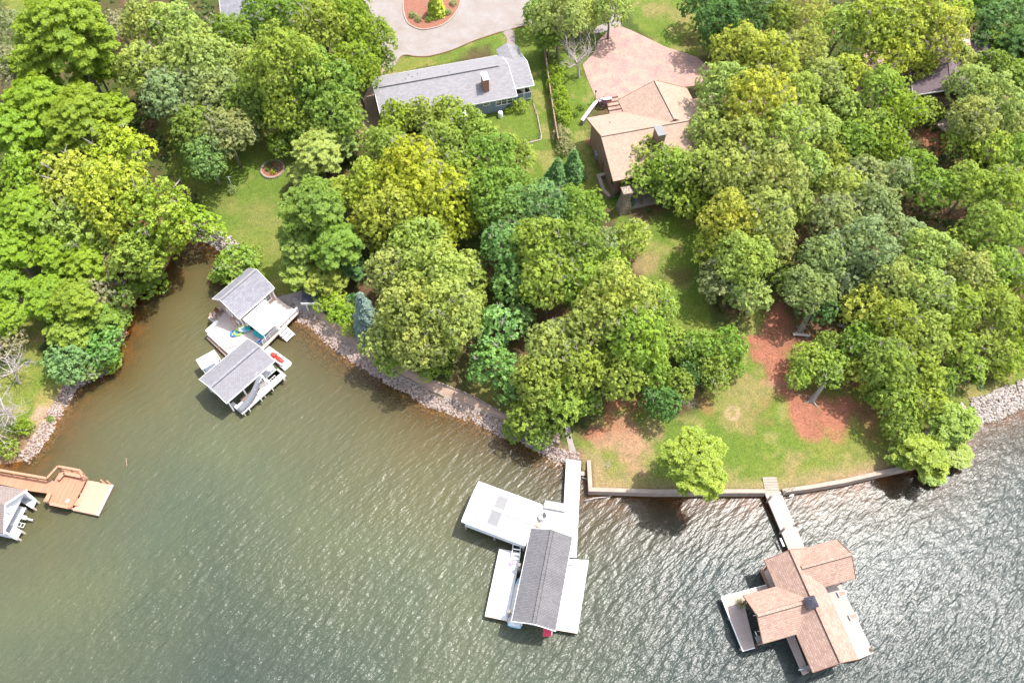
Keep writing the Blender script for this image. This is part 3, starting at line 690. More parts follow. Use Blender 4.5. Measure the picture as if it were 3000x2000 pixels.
pf = MB(); pf.bar((u1, vp - .02, zf - .1), (u2, vp - .02, zf - .1), .08, .2); pf.bar((u2, vp, zf - .06), (u2, vr, ZR - .06), .06, .2); pf.bar((u2, vr, ZR - .06), (u2, vq, zq - .06), .06, .2); pf.build('fascia', M['white_paint'], HX)
# screened porch below the stepped roof
pw_ = MB(); pz = ZG + .9
pw_.box(u1 - .35, u2 - .35, vp + .45, vp + .5, pz, pz + .95); pw_.box(u2 - .4, u2 - .35, vp + .5, vr + 2, pz, pz + .95); pw_.build('porch_wall', M['blue_siding'], HX)
for q_ in [(u2 - .3, vp + .42), (u1 - .3, vp + .42), ((u1 + u2) / 2, vp + .42), (u2 - .3, vr + 1.9)]: pp = MB(); posts(pp, [q_], ZG - .3, zf - .12, .13); pp.build('porch_post', M['white_paint'], HX)
pp = MB(); pp.bar((u1 - .2, vp + .42, pz + 1), (u2 - .4, vp + .42, pz + 1), .12, .08); pp.build('porch_rail', M['white_paint'], HX)
pfl = MB(); pfl.box(u1 - .38, u2 - .42, vp + .52, vB - 1.4, pz - .1, pz); pfl.build('porch_floor', M['near_black'], HX)
lt = MB()
for k in range(int((u2 - u1) / .18) + 1):
    x = u1 - .3 + k * .18; lt.bar((x, vp + .46, ZG + .02), (min(x + .8, u2 - .3), vp + .46, ZG + .02 + min(.8, u2 - .3 - x)), .03, .03); lt.bar((x, vp + .48, ZG + .8), (min(x + .8, u2 - .3), vp + .48, ZG + .8 - min(.8, u2 - .3 - x)), .03, .03)
lt.build('lattice', M['white_paint'], HX)
window(HX, (u1 - 2.0, .6, ZG + 2.0), (1, 0), 2.7, 1.15, 3, out=(0, -1)); window(HX, (u1 - 4.9, .6, ZG + 2.25), (1, 0), 1.0, .7, 1, out=(0, -1)); window(HX, (u1 - 8.5, .6, ZG + 2.0), (1, 0), 1.6, 1.1, 2, out=(0, -1)); window(HX, (5.5, .6, ZG + 2.0), (1, 0), 1.8, 1.1, 2, out=(0, -1))
d_ = MB(); d_.box(u1 - 11.2, u1 - 10.3, .54, .6, ZG + .2, ZG + 2.3); d_.build('door', M['white_paint'], HX)
# entry gable at the back
q0 = fr.lp(1466, 156, ZE); ue = q0[0] + 1.3
eg = MB(); zt = ZE + 1.0
eg.slab([(ue - 1.8, vB - .9, ZE + .2), (ue, vB - 2.6, zt), (ue, vB + 1.3, zt), (ue - 1.8, vB + 1.3, ZE + .12)], .1); eg.slab([(ue + 1.9, vB - .9, ZE + .2), (ue + 1.9, vB + 1.3, ZE + .12), (ue, vB + 1.3, zt), (ue, vB - 2.6, zt)], .1)
eg.build('entry_roof', M['grey_shingle'], HX)
for q_ in [(ue - 1.6, vB + 1.1), (ue + 1.7, vB + 1.1)]: ep = MB(); posts(ep, [q_], ZG, ZE + .1, .12); ep.build('entry_post', M['white_paint'], HX)
# chimney
cu, cv = fr.lp(1423, 240, ZR); ch = MB(); zc0 = ZE + slope * cv - .4; ztop = ZR + 1.05
cu, cv = fr.lp(1420, 223, ztop); ch.box(cu - .42, cu + .42, cv - 1.0, cv + .75, zc0, ztop); co = ch.build('chimney', M['brick'], HX)
cc = MB(); cc.box(cu - .5, cu + .5, cv - 1.08, cv + .83, ztop, ztop + .12); cc.box(cu - .38, cu + .38, cv - .9, cv - .18, ztop + .12, ztop + .3); cc.box(cu - .38, cu + .38, cv - .06, cv + .66, ztop + .12, ztop + .3); cc.build('chimney_cap', M['white_paint'], co)
for px, py in ((1197, 216), (1208, 228), (1224, 214), (1189, 236), (1316, 218)):
    z_ = ZE + .9; a, b = fr.lp(px, py, z_); z_ = ZE + (ZR - ZE) * (vB - b) / (vB - vr); v_ = MB(); v_.tube([(a, b, z_ - .05), (a, b, z_ + .28)], .07, 8); v_.build('vent_pipe', M['grey_metal'], HX)
def satellite(px, py, z, lab):
    p = at(px, py, z); r_ = thing('propane_tank', lab, 'tank', (p.x, p.y, z - .5)); m = MB()
    m.loft([[(R_ * math.cos(t), R_ * math.sin(t), zz) for t in [k * math.pi / 6 for k in range(12)]] for R_, zz in ((.38, 0), (.4, .1), (.4, .95), (.34, 1.12), (.18, 1.2))]); m.build('tank', M['white_paint'], r_)
    MB().tube([(0, 0, 1.15), (0, 0, 1.32)], .1, 8).build('valve', M['grey_metal'], r_)
satellite(1466, 337, ZG + .5, 'white upright tank against the grey house wall below the windows')
# white patio furniture showing through the tree
pt = gat(1342, 372); tb = thing('patio_canopy', 'white fabric patio canopy seen through the tree below the grey house', 'canopy', pt, fr.a)
m = MB(); zz = 2.3
for a, b in (((-1.6, -1.3), (1.6, -1.3)), ((1.6, -1.3), (1.6, 1.3)), ((1.6, 1.3), (-1.6, 1.3)), ((-1.6, 1.3), (-1.6, -1.3))): m.face([(*a, zz), (*b, zz), (0, 0, zz + .7)])
m.build('canopy_top', M['white_paint'], tb)
for sx in (-1, 1):
    for sy in (-1, 1): MB().bar((sx * 1.55, sy * 1.25, 0), (sx * 1.55, sy * 1.25, zz), .05).build('leg', M['white_metal'], tb)
# ============ tan-roofed house ============
ZB = H(*gat(1800, 520)[:2]) + .2; ZBE = ZB + 4.2
fr = frame_px((1802, 530), (1980, 497), ZBE)
a0 = at(1758, 408, ZBE + 2.5); a1 = at(1912, 380, ZBE + 2.5); fr = Frame(at(1802, 530, ZBE), a1 - a0)
BX = loc_root(fr, 'tan_house', 'brown house with a cross-gabled peach shingle roof beside the pink paved drive', 'house')
vB = fr.lp(1712, 347, ZBE)[1]; ub = fr.lp(1712, 347, ZBE)[0]; vr = vB / 2; ZBR = ZBE + 2.5; uL = min(0, ub) * .5; uR = 27
w = MB(); w.box(uL + .7, uR - .6, .7, vB - .7, ZB - 2, ZBE - .06); wl = w.build('wall', M['brown_siding'], BX)
g_ = MB()
for uu in (uL + .7, uR - .6): g_ = MB(); g_.bm.faces.new([g_.bm.verts.new(p) for p in ((uu, .7, ZBE - .06), (uu, vB - .7, ZBE - .06), (uu, vr, ZBR - .25))]); g_.build('gable_wall', M['brown_siding'], wl)
gable(fr, BX, uL, uR, 0, vB, ZBE, ZBR, 'peach_shingle', vr=vr, trim='brown_wood')
# rear wing, ridge across
ZW = ZBE + .1
wl0 = fr.lp(1809, 290, ZW); wt = fr.lp(1921, 239, ZW + 2.6); wr = fr.lp(2012, 242, ZW)
uw0 = wl0[0]; um = wt[0]; uw1 = 2 * um - uw0; vt = (wt[1] + wl0[1]) / 2
w = MB(); w.box(uw0 + .6, uw1 - .6, vB - 2, vt - .6, ZB - 1, ZW - .06); w.build('wing_wall', M['brown_siding'], BX)
g_ = MB(); g_.bm.faces.new([g_.bm.verts.new(p) for p in ((uw0 + .6, vt - .6, ZW - .06), (uw1 - .6, vt - .6, ZW - .06), (um, vt - .6, ZW + 2.4))]); g_.build('wing_gable', M['brown_siding'], BX)
gable(fr, BX, vr + .4, vt, uw0, uw1, ZW, ZW + 2.6, 'peach_shingle_w', vr=um, along='v', trim='brown_wood', name='wing_roof')
for (px, py) in ((1934, 384),):
    zt = ZBR + 1.3; cu, cv = fr.lp(px, py, zt); m = MB(); m.box(cu - .55, cu + .55, cv - .9, cv + .9, ZBR - 1.2, zt); co = m.build('chimney', M['brown_siding'], BX); m = MB(); m.box(cu - .62, cu + .62, cv - .98, cv + .98, zt, zt + .1); m.build('chimney_cap', M['panel_grey'], co)
for px, py in ((1787, 358), (1955, 274)):
    z_ = ZBE + 1.3; a, b = fr.lp(px, py, z_); MB().tube([(a, b, z_ - .6), (a, b, z_ + .25)], .08, 8).build('vent_pipe', M['grey_metal'], BX)
window(BX, (uL + .7, 1.6, ZB + 2.3), (0, 1), .9, 1.7, 1, out=(-1, 0), frame='brown_wood'); window(BX, (2.2, .7, ZB + 2.2), (1, 0), 1.6, 1.9, 2, out=(0, -1), frame='brown_wood')
m = MB(); m.box(uL + .60, uL + .70, vr - .8, vr + .1, ZB - .1, ZB + 2.0); m.build('door', M['brown_wood'], BX)
# lower lattice roofed porch and stone chimney
m = MB(); x0, y0 = fr.lp(1842, 572, ZB + 2.6); m.slab([(x0, y0, ZB + 2.5), (x0 + 4.6, y0, ZB + 2.5), (x0 + 4.6, .65, ZB + 2.9), (x0, .65, ZB + 2.9)], .12); m.build('porch_roof', M['purple_shingle'], BX)
m = MB(); posts(m, [(x0 + .1, y0 + .1), (x0 + 2.3, y0 + .1), (x0 + 4.5, y0 + .1)], ZB - .5, ZB + 2.4, .16); m.bar((x0, y0 + .05, ZB + 2.36), (x0 + 4.6, y0 + .05, ZB + 2.36), .12, .2); m.build('porch_post', M['brown_wood'], BX)
m = MB(); m.box(x0 - .2, x0 + 4.8, y0 - .2, .68, ZB - 1, ZB + .05); m.build('porch_floor', M['concrete'], BX)
cx, cy = fr.lp(1836, 560, ZB + 3.6); m = MB(); m.loft([[(cx - a, cy - a, z), (cx + a, cy - a * .8, z), (cx + a, cy + a, z), (cx - a, cy + a * .9, z)] for a, z in ((1.0, ZB - 1), (.85, ZB + .8), (.62, ZB + 2), (.6, ZB + 3.7))], smooth=False); so = m.build('stone_chimney', M['stone'], BX)
m = MB(); m.box(cx - .7, cx + .7, cy - .7, cy + .7, ZB + 3.7, ZB + 3.82); m.build('chimney_cap', M['stone'], so)
# patio chair under the porch
def chair(name, label, p, rz, mat, s=1.0, fabric=None, group=None):
    r_ = thing(name, label, 'chair', p, rz, group); r_.scale = (s, s, s)
    m = MB(); m.slab([(-.26, -.26, .42), (.26, -.26, .42), (.26, .26, .38), (-.26, .26, .38)], .05); m.build('seat', M[fabric or mat], r_)
    m = MB(); m.slab([(-.26, .24, .40), (.26, .24, .40), (.26, .46, .98), (-.26, .46, .98)], .05); m.build('backrest', M[fabric or mat], r_)
    for sx in (-1, 1):
        m = MB(); m.bar((sx * .29, -.26, .62), (sx * .29, .34, .64), .07, .04); m.build('armrest', M[mat], r_)
        for y_, t_ in ((-.24, .62), (.3, .62)): m = MB(); m.bar((sx * .29, y_, 0), (sx * .29, y_, t_), .05); m.build('leg', M[mat], r_)
    return r_
# heat pump, retaining wall, garden wall, steps, lamp post
p = gat(1752, 462); r_ = thing('heat_pump', 'pale grey heat pump against the brown house side wall', 'heat pump', p, fr.a); m = MB(); m.box(-.45, .45, -.55, .55, 0, 1.1); m.build('housing', M['grey_metal'], r_, .04); m = MB(); m.tube([(0, 0, 1.1), (0, 0, 1.14)], .36, 16); m.build('fan_guard', M['black_metal'], r_)
def wall_line(name, label, cat, px, h, w, mat, capm=None, cap=.06, base=-.4, ptop=0.0, closed=False, abs_z=None):
    W_ = [gat(*q) for q in px]; r_ = thing(name, label, cat, W_[0]); o = W_[0]; m = MB(); c = MB()
    n = len(W_); P2_ = [Vector((q.x - o.x, q.y - o.y)) for q in W_]; ZZ = [(q.z if abs_z is None else abs_z) - o.z for q in W_]; SD = []
    for i in range(n):
        da = (P2_[i] - P2_[i - 1]).normalized() if i else (P2_[1] - P2_[0]).normalized(); db = (P2_[i + 1] - P2_[i]).normalized() if i < n - 1 else da
        t_ = (da + db).normalized(); nrm = Vector((-t_.y, t_.x)); SD.append(nrm / max(.5, nrm.dot(Vector((-da.y, da.x)))))
    for mm, kk, zb, zt in ((m, 1, base, h),) + (((c, 1.18, h, h + cap),) if capm else ()):
        rg = []
        for i in range(n):
            s_ = SD[i] * w / 2 * kk; A_, B_ = P2_[i] - s_, P2_[i] + s_
            rg.append([(A_.x, A_.y, ZZ[i] + zb), (B_.x, B_.y, ZZ[i] + zb), (B_.x, B_.y, ZZ[i] + zt), (A_.x, A_.y, ZZ[i] + zt)])
        mm.loft(rg, smooth=False)
    m.build('wall_body', M[mat], r_)
    if capm: c.build('wall_cap', M[capm], r_)
    return r_
wall_line('retaining_wall', 'low tan stone retaining wall turning a corner at the brown house foundation', 'wall', [(1786, 515), (1752, 524), (1768, 568), (1785, 585)], .7, .45, 'stone', 'wall_concrete')
wall_line('garden_wall', 'curved garden wall with a pale cap beside the entry steps', 'wall', [(1704, 366), (1730, 330), (1745, 312), (1762, 305), (1790, 301)], .9, .42, 'stone', 'off_white')
p = gat(1798, 312); r_ = thing('garden_steps', 'dark edged timber steps descending from the pink drive to the brown house', 'steps', p, fr.a)
for k in range(5): m = MB(); m.box(-1.1, 1.1, -1.6 + k * .75, -.95 + k * .75, -.6, .05 + k * .16); so = m.build('tread', M['paving'], r_); m = MB(); m.box(-1.1, 1.1, -1.72 + k * .75, -1.602 + k * .75, -.6, .08 + k * .16); m.build('nosing', M['brown_wood'], so)
def lamp_post(px, py, h, label):
    p = gat(px, py); r_ = thing('lamp_post', label, 'lamp post', p); MB().tube([(0, 0, 0), (0, 0, h - .3)], [.06, .04], 8).build('pole', M['black_metal'], r_)
    m = MB(); m.loft([[(a * math.cos(t), a * math.sin(t), z) for t in [k * math.pi / 3 for k in range(6)]] for a, z in ((.06, h - .3), (.14, h - .05), (.17, h))]); m.build('lantern', M['glass'], r_); m = MB(); m.loft([[(a * math.cos(t), a * math.sin(t), z) for t in [k * math.pi / 3 for k in range(6)]] for a, z in ((.2, h), (.03, h + .16))]); m.build('lantern_cap', M['black_metal'], r_)
lamp_post(1742, 301, 2.3, 'black lamp post at the corner of the pink paved drive')
p = gat(1546, 66); r_ = thing('utility_post', 'dark wooden post with a crossarm at the gravel drive edge', 'post', p); MB().tube([(0, 0, -.3), (0, 0, 3.2)], .12, 8).build('pole', M['brown_wood'], r_); m = MB(); m.bar((-1, 0, 2.7), (1, 0, 2.7), .12); m.build('crossarm', M['brown_wood'], r_)
# ============ wooden fence ============
F_px = [(1590, 128), (1597, 175), (1602, 222), (1610, 280), (1618, 335), (1626, 385), (1634, 432)]
FW = [gat(*q) for q in F_px]; FR = thing('wooden_fence', 'weathered brown board fence running between the two lawns', 'fence', FW[0]); o = FW[0]
m = MB()
for a, b in zip(FW, FW[1:]):
    L = (b - a).length; d = (b - a) / L; s = Vector((-d.y, d.x, 0)).normalized() * .012; n = int(L / .15)
    for k in range(n):
        p0 = a + d * (k * L / n) - o; p1 = a + d * ((k + .88) * L / n) - o; hh = 1.75 + .03 * math.sin(k * 2.3)
        m.prism([(p0 - s)[:2], (p1 - s)[:2], (p1 + s)[:2], (p0 + s)[:2]], p0.z - .1, p0.z + hh)
m.build('boards', M['fence_wood'], FR); m = MB()
for a, b in zip(FW, FW[1:]):
    a2 = a - o; b2 = b - o
    for z in (.4, 1.45): m.bar(a2 + Vector((.05, 0, z)), b2 + Vector((.05, 0, z)), .06, .1)
    m.bar(a2 + Vector((0, 0, 1.82)), b2 + Vector((0, 0, 1.82)), .16, .05)
m.build('rails', M['fence_wood'], FR)
for a, b in zip(FW, FW[1:]):
    for t in (0, .5): q = a.lerp(b, t) - o; m = MB(); m.box(q.x + .06, q.x + .18, q.y - .06, q.y + .06, q.z - .2, q.z + 1.8); m.build('post', M['fence_wood'], FR)
# black wire fence and timber edging round the back garden
gf = [(1560, 304), (1572, 345), (1583, 402), (1583, 408), (1550, 415), (1522, 423)]; G_ = [gat(*q) for q in gf]; r_ = thing('garden_fence', 'thin black wire garden fence round the grey house back lawn', 'fence', G_[0]); o = G_[0]; m = MB()
for a, b in zip(G_, G_[1:]):
    a2 = a - o; b2 = b - o; n = max(1, int((b - a).length / .3))
    for z in (.15, .8): m.bar(a2 + Vector((0, 0, z)), b2 + Vector((0, 0, z)), .025)
    for k in range(n): q = a2.lerp(b2, k / n); m.bar(q, q + Vector((0, 0, .9)), .025 if k % 6 else .06)
m.build('wire_panel', M['black_metal'], r_)
wall_line('timber_edging', 'reddish timber edging outside the black wire garden fence', 'edging', [(1562, 304), (1575, 345), (1586, 402), (1584, 410), (1552, 418), (1524, 426)], .10, .22, 'wall_concrete')
# curbs of the gravel drive and island bed
def curb(name, label, px, w, h, mat, closed=False, sm=4):
    pts = px if closed else smooth_line(px, sm)
    if closed: pts = smooth_poly(px, sm)
    return wall_line(name, label, 'kerb', pts, h, w, mat, closed=closed)
curb('drive_kerb', 'thin brown brick kerb along the lower edge of the gravel drive', [(1160, 186), (1182, 163), (1222, 167), (1262, 165), (1324, 148), (1388, 121), (1468, 94)], .16, .12, 'brown_wood')
curb('drive_kerb', 'kerb of the gravel drive right of the brick path', [(1500, 86), (1530, 78), (1558, 70)], .2, .14, 'brown_wood')
isl = [(1180, -60), (1181, 10), (1184, 42), (1196, 70), (1222, 85), (1247, 88), (1292, 77), (1324, 54), (1346, 19), (1350, -20), (1340, -70)]
tag(drape('island_bed', smooth_poly(gpoly(isl), 3), M['mulch'], .14, .5), kind='structure')
curb('island_kerb', 'pale stone kerb round the mulched island bed in the gravel drive', isl, .2, .2, 'wall_concrete', False)
# stone ringed flower bed
c = gat(799, 496); r_ = thing('flower_bed', 'round flower bed with a stone ring on the left lawn', 'flower bed', c); m = MB(); R0 = 1.75
for k in range(34):
    t = k * 2 * math.pi / 34; rr = random.Random(k); a = (R0 * math.cos(t), R0 * math.sin(t) * 1.02); s = .16 + rr.random() * .06
    m.loft([[(a[0] + q * s * math.cos(t + j * math.pi / 3), a[1] + q * s * math.sin(t + j * math.pi / 3), z) for j in range(6)] for q, z in ((1, -.15), (1.05, .08), (.7, .2))], smooth=False)
m.build('stone_ring', M['wall_concrete'], r_); m = MB(); m.tube([(0, 0, -.4), (0, 0, .10)], R0 - .1, 24); m.build('soil', M['mulch'], r_)
for i, (dx, dy, R, col, lb) in enumerate(((-.5, .7, .55, 'dark', 'dark green plant at the back of the stone-ringed bed'), (.3, -.8, .5, 'yel', 'yellow green plant at the front of the stone-ringed bed'), (.85, -.3, .45, 'spruce', 'pale bluish plant at the right of the stone-ringed bed'), (-.7, -.3, .4, 'mid', 'low green plant at the left of the stone-ringed bed'))):
    PLANTS = globals().setdefault('PLANTS', []); PLANTS.append((c.x + dx, c.y + dy, R, col, lb))
p = gat(684, 553); r_ = thing('feeder_pole', 'thin pale pole standing over the wispy lawn bush', 'pole', p); MB().tube([(0, 0, 0), (-.05, .0, 2.6)], .03, 6).build('pole', M['white_metal'], r_); m = MB(); m.bar((-.3, 0, 2.55), (.3, 0, 2.55), .03); m.build('arm', M['white_metal'], r_)
# ============ purple-roofed house under the right-hand trees ============
p = gat(2745, 330); ZP = p.z; fr = Frame(p, (1, -.22)); PX = loc_root(fr, 'purple_house', 'house with a purplish brown shingle roof half hidden under the upper right trees', 'house')
w = MB(); w.box(-4.5, 9.5, -.5, 15, ZP - 1.5, ZP + 3.4); w.build('wall', M['brown_siding'], PX)
gable(fr, PX, -1.2, 16, -5.2, 4.6, ZP + 3.45, ZP + 5.6, 'purple_shingle', along='v', trim='white_paint')
gable(fr, PX, 2.6, 9.5, 8, 15.5, ZP + 3.5, ZP + 5.4, 'purple_shingle', trim=None, name='wing_roof')
m = MB(); m.box(2.7, 9.0, 8.6, 14.8, ZP - 1, ZP + 3.45); m.build('wing_wall', M['brown_siding'], PX)
dq = at(2815, 130, ZP + 5.2); a, b = fr.l(dq); m = MB(); m.box(a - 1.3, a + 1.3, b - .6, b + 2.2, ZP + 3.6, ZP + 5.6); do = m.build('dormer', M['peach_shingle'], PX)
for k in (-.6, .6): m = MB(); m.box(a + k - .3, a + k + .3, b + .2, b + .9, ZP + 5.6, ZP + 5.66); m.build('skylight', M['white_paint'], do)
p = gat(2722, 332); r_ = thing('pergola', 'grey slatted pergola below the purple-roofed house', 'pergola', p, .35); m = MB()
for k in range(9): m.box(-1.9 + k * .45, -1.8 + k * .45, -1.5, 1.5, 2.5, 2.62)
m.build('slats', M['deadwood'], r_); m = MB(); m.box(-2, 2, -1.4, -1.28, 2.3, 2.5); m.box(-2, 2, 1.28, 1.4, 2.3, 2.5); m.build('beams', M['deadwood'], r_)
for sx in (-1, 1):
    for sy in (-1, 1): m = MB(); m.box(sx * 1.8 - .07, sx * 1.8 + .07, sy * 1.34 - .07, sy * 1.34 + .07, -.3, 2.3); m.build('post', M['deadwood'], r_)
p = gat(2780, 365); r_ = thing('garden_bench', 'pale slatted bench on a small deck among the right-hand trees', 'bench', p, .5); m = MB(); m.box(-2.0, 2.2, -1.4, 1.2, -.2, .25); m.build('deck', M['beige_deck'], r_); m = MB()
for k in range(6): m.box(.2, 1.9, -.9 + k * .14, -.82 + k * .14, .68, .73)
m.build('seat', M['off_white'], r_)
for sx in (.25, 1.75): m = MB(); m.box(sx, sx + .08, -.88, -.12, .25, .68); m.build('leg', M['off_white'], r_)
p = gat(2880, 440); fr = Frame(p, (1, .25)); SX = loc_root(fr, 'shed', 'small grey-roofed shed deep among the right-hand trees', 'shed'); z = p.z
m = MB(); m.box(-1.6, 1.6, -2.2, 2.2, z - .5, z + 2.2); m.build('wall', M['brown_siding'], SX); gable(fr, SX, -2.8, 2.8, -2.0, 2.0, z + 2.2, z + 3.2, 'purple_shingle', along='v', trim=None)
p = gat(2590, 190); sheet('parking_court', [(2530, 150), (2620, 140), (2680, 160), (2640, 330), (2560, 330), (2500, 250)], 'paving', .1, 2)
# blue-grey house at the top left behind the trees
p = gat(780, 60); z = p.z; fr = Frame(p, (1, .15)); TX = loc_root(fr, 'hidden_house', 'pale grey house glimpsed through the trees at the top left', 'house')
m = MB(); m.box(-6, 6, -3.5, 3.5, z - 1, z + 3); m.build('wall', M['blue_siding'], TX); gable(fr, TX, -6.6, 6.6, -4, 4, z + 3, z + 4.9, 'cottage_shingle')
# small items on the ground
p = gat(2345, 985); r_ = thing('plank_bench', 'grey plank bench at the foot of the thick leaning trunk', 'bench', p, -.12); m = MB(); m.box(-1.1, 1.1, -.2, .2, .38, .45); m.build('seat', M['deadwood'], r_)
for sx in (-.9, .8): m = MB(); m.box(sx, sx + .1, -.18, .18, -.1, .38); m.build('leg', M['deadwood'], r_)
p = gat(2450, 955); r_ = MB(); r_.tube([(0, 0, .12), (.2, 0, .16), (1.2, -.35, .15), (2.0, -.6, .12)], [.2, .24, .2, .15], 9); r_ = r_.build('fallen_log', M['bark_pale']); r_.location = p + Vector((0, 0, .1)); tag(r_, 'pale fallen log on red soil right of the leaning trunks', 'log')
p = gat(2462, 905); r_ = MB(); r_.tube([(-1.6, .7, .15), (-.5, .3, .22), (.8, -.3, .2), (1.7, -.9, .15)], [.26, .3, .26, .2], 9); r_ = r_.build('fallen_log', M['bark_pale']); r_.location = p; tag(r_, 'thick tan fallen log under the trees above the plank bench', 'log')
p = gat(1612, 1046); r_ = MB(); r_.loft([[(x, w_ * math.sin(t), .3 + .28 * math.cos(t) * (w_ / .4)) for t in [k * math.pi / 5 for k in range(10)]] for x, w_ in ((-1.6, .05), (-1.0, .3), (0, .4), (1, .3), (1.6, .05))]); r_ = r_.build('kayak', M['tarp_blue']); r_.location = p + Vector((0, 0, 3.2)); r_.rotation_euler = (0, 0, .6); r_.location.z = p.z + .1; tag(r_, 'bright blue kayak lying under the central trees', 'kayak')
# ============ path borders ============
wall_line('path_border', 'dark timber border along the lake side of the gravel path', 'edging', smooth_line(PATH_LOW[1:], 2), .16, .22, 'piling')
wall_line('path_border', 'dark stone border along the upper side of the gravel path', 'edging', smooth_line(PATH_UP[:11], 2), .22, .26, 'stone')
# ============ sea wall ============
wl_ = wall_line('seawall', 'long concrete seawall along the right lawn edge', 'seawall', [(1724, 1352), (1728, 1442), (1920, 1446), (2238, 1445)], .42, .5, 'wall_concrete', None, base=-3, abs_z=.75)
wl2 = wall_line('seawall', 'concrete seawall stretch right of the tan boathouse walkway', 'seawall', smooth_line([(2288, 1444), (2360, 1433), (2470, 1414), (2590, 1387), (2680, 1366)], 2), .42, .5, 'wall_concrete', None, base=-3, abs_z=.75)

# ============ grey-roofed cottage on the cove with its deck ============
ZD = 1.05
ZE = ZD + 2.7; fr = frame_px((699.5, 934), (804, 843), ZE)
CX = loc_root(fr, 'cottage', 'small tan cottage with pale grey gable roof standing on the white cove deck', 'cottage')
uR = fr.lp(804, 843, ZE)[0]; vB = (fr.lp(623.8, 875.4, ZE)[1] + fr.lp(725.8, 785.3, ZE)[1]) / 2; vr = vB / 2
ZRc = ZE + 1.9; vr = (fr.lp(647.6, 878, ZRc)[1] + fr.lp(752, 784.5, ZRc)[1]) / 2
w = MB(); w.box(.3, uR - .3, .35, vB - .35, ZD - .3, ZE - .03); wl = w.build('wall', M['tan_siding'], CX)
for uu in (.3, uR - .3): g_ = MB(); g_.bm.faces.new([g_.bm.verts.new(p) for p in ((uu, .35, ZE - .03), (uu, vB - .35, ZE - .03), (uu, vr, ZRc - .2))]); g_.build('gable_wall', M['tan_siding'], wl)
gable(fr, CX, 0, uR, 0, vB, ZE, ZRc, 'cottage_shingle', vr=vr, cap='grey_shingle')
m = MB()
for x in (.3, uR - .3): m.box(x - .08, x + .08, .28, .42, ZD, ZE - .1)
m.build('corner_trim', M['white_paint'], wl)
window(CX, (uR - 1.25, .35, ZD + 1.55), (1, 0), .75, 1.3, 1, out=(0, -1)); window(CX, (uR * .52, .35, ZD + 2.0), (1, 0), 1.3, .55, 2, out=(0, -1)); window(CX, (.3, vB * .5, ZD + 1.5), (0, 1), .9, 1.1, 1, out=(-1, 0))
m = MB(); m.box(uR - 2.9, uR - 2.0, .28, .35, ZD, ZD + 2.0); m.build('door', M['white_paint'], CX)
# deck
fd = frame_px((605, 978), (668, 1037), ZD); DX = loc_root(fd, 'cove_deck', 'sun bleached white deck around the tan cottage', 'deck')
P1 = fd.poly([(609, 931), (637, 905), (700, 850), (790, 848), (814, 872), (832, 888), (876, 914), (771, 1022), (706, 1070), (605, 978), (635, 952)], ZD)
m = MB(); m.prism(P1, ZD - .22, ZD); m.build('deck_boards', M['cottage_deck'], DX)
m = MB(); P2 = fd.poly([(668, 1037), (706, 1070), (771, 1022)], ZD)
m = MB(); m.prism(fd.poly([(606, 990), (612, 984), (672, 1040), (700, 1064), (694, 1074)], .45), .3, .5); m.build('lower_ledge', M['tan_siding'], DX)
piles(DX, fd.poly([(612, 932), (636, 954), (608, 979), (640, 1010), (668, 1036), (700, 1062), (768, 1020), (820, 968), (740, 960), (690, 940), (660, 900)], ZD), ZD - .2)
def on(px, py, z=ZD): return at(px, py, z)
rail(DX, [(*fd.lp(874, 911, ZD), ZD), (*fd.lp(829, 956, ZD), ZD)], .85, 1.25, 'white_paint', mid=1, cap=.2); rail(DX, [(*fd.lp(812, 969, ZD), ZD), (*fd.lp(772, 1009, ZD), ZD)], .85, 1.25, 'white_paint', mid=1, cap=.2)
for nm, aa, bb in (('bench_back', (607, 976), (640, 945)), ):
    a = Vector((*fd.lp(*aa, ZD), ZD)); b = Vector((*fd.lp(*bb, ZD), ZD))
    m = MB(); m.bar(a + Vector((0, 0, .45)), b + Vector((0, 0, .45)), .4, .06); m.bar(a + Vector((0, 0, .2)), b + Vector((0, 0, .2)), .3, .42); m.build('built_in_bench', M['off_white'], DX)
# canopy beside the cottage
zc = ZD + 2.35; fc = frame_px((711, 935), (776, 878), zc); NX = loc_root(fc, 'deck_canopy', 'flat bright white canopy over the cottage deck', 'canopy')
q = fc.poly([(711, 935), (776, 878), (829, 931), (771, 982)], zc); m = MB(); m.prism(q, zc - .08, zc + .02); m.build('canopy_top', M['white_paint'], NX)
m = MB(); m.prism([(x * .985, y * .985) for x, y in q], zc - .2, zc - .08); m.build('canopy_frame', M['white_metal'], NX)
for (x, y) in q: cx = sum(a for a, _ in q) / 4; cy = sum(b for _, b in q) / 4; x += (cx - x) * .05; y += (cy - y) * .05; MB().tube([(x, y, ZD), (x, y, zc - .2)], .05, 8).build('post', M['white_metal'], NX)
# steps to the water
p = on(823, 962); r_ = thing('water_steps', 'white plank steps going down from the deck rail to the shallow water', 'steps', (p.x, p.y, 0), fr.a - math.pi / 2)
for k in range(4): m = MB(); m.box(.05 + k * .42, .43 + k * .42, -.75, .75, ZD - .13 - k * .2, ZD - .08 - k * .2); m.build('tread', M['white_paint'], r_)
for s in (-.8, .74): m = MB(); m.bar((0, s + .03, ZD - .25), (1.7, s + .03, ZD - 1.05), .06, .2); m.build('stringer', M['tan_siding'], r_)
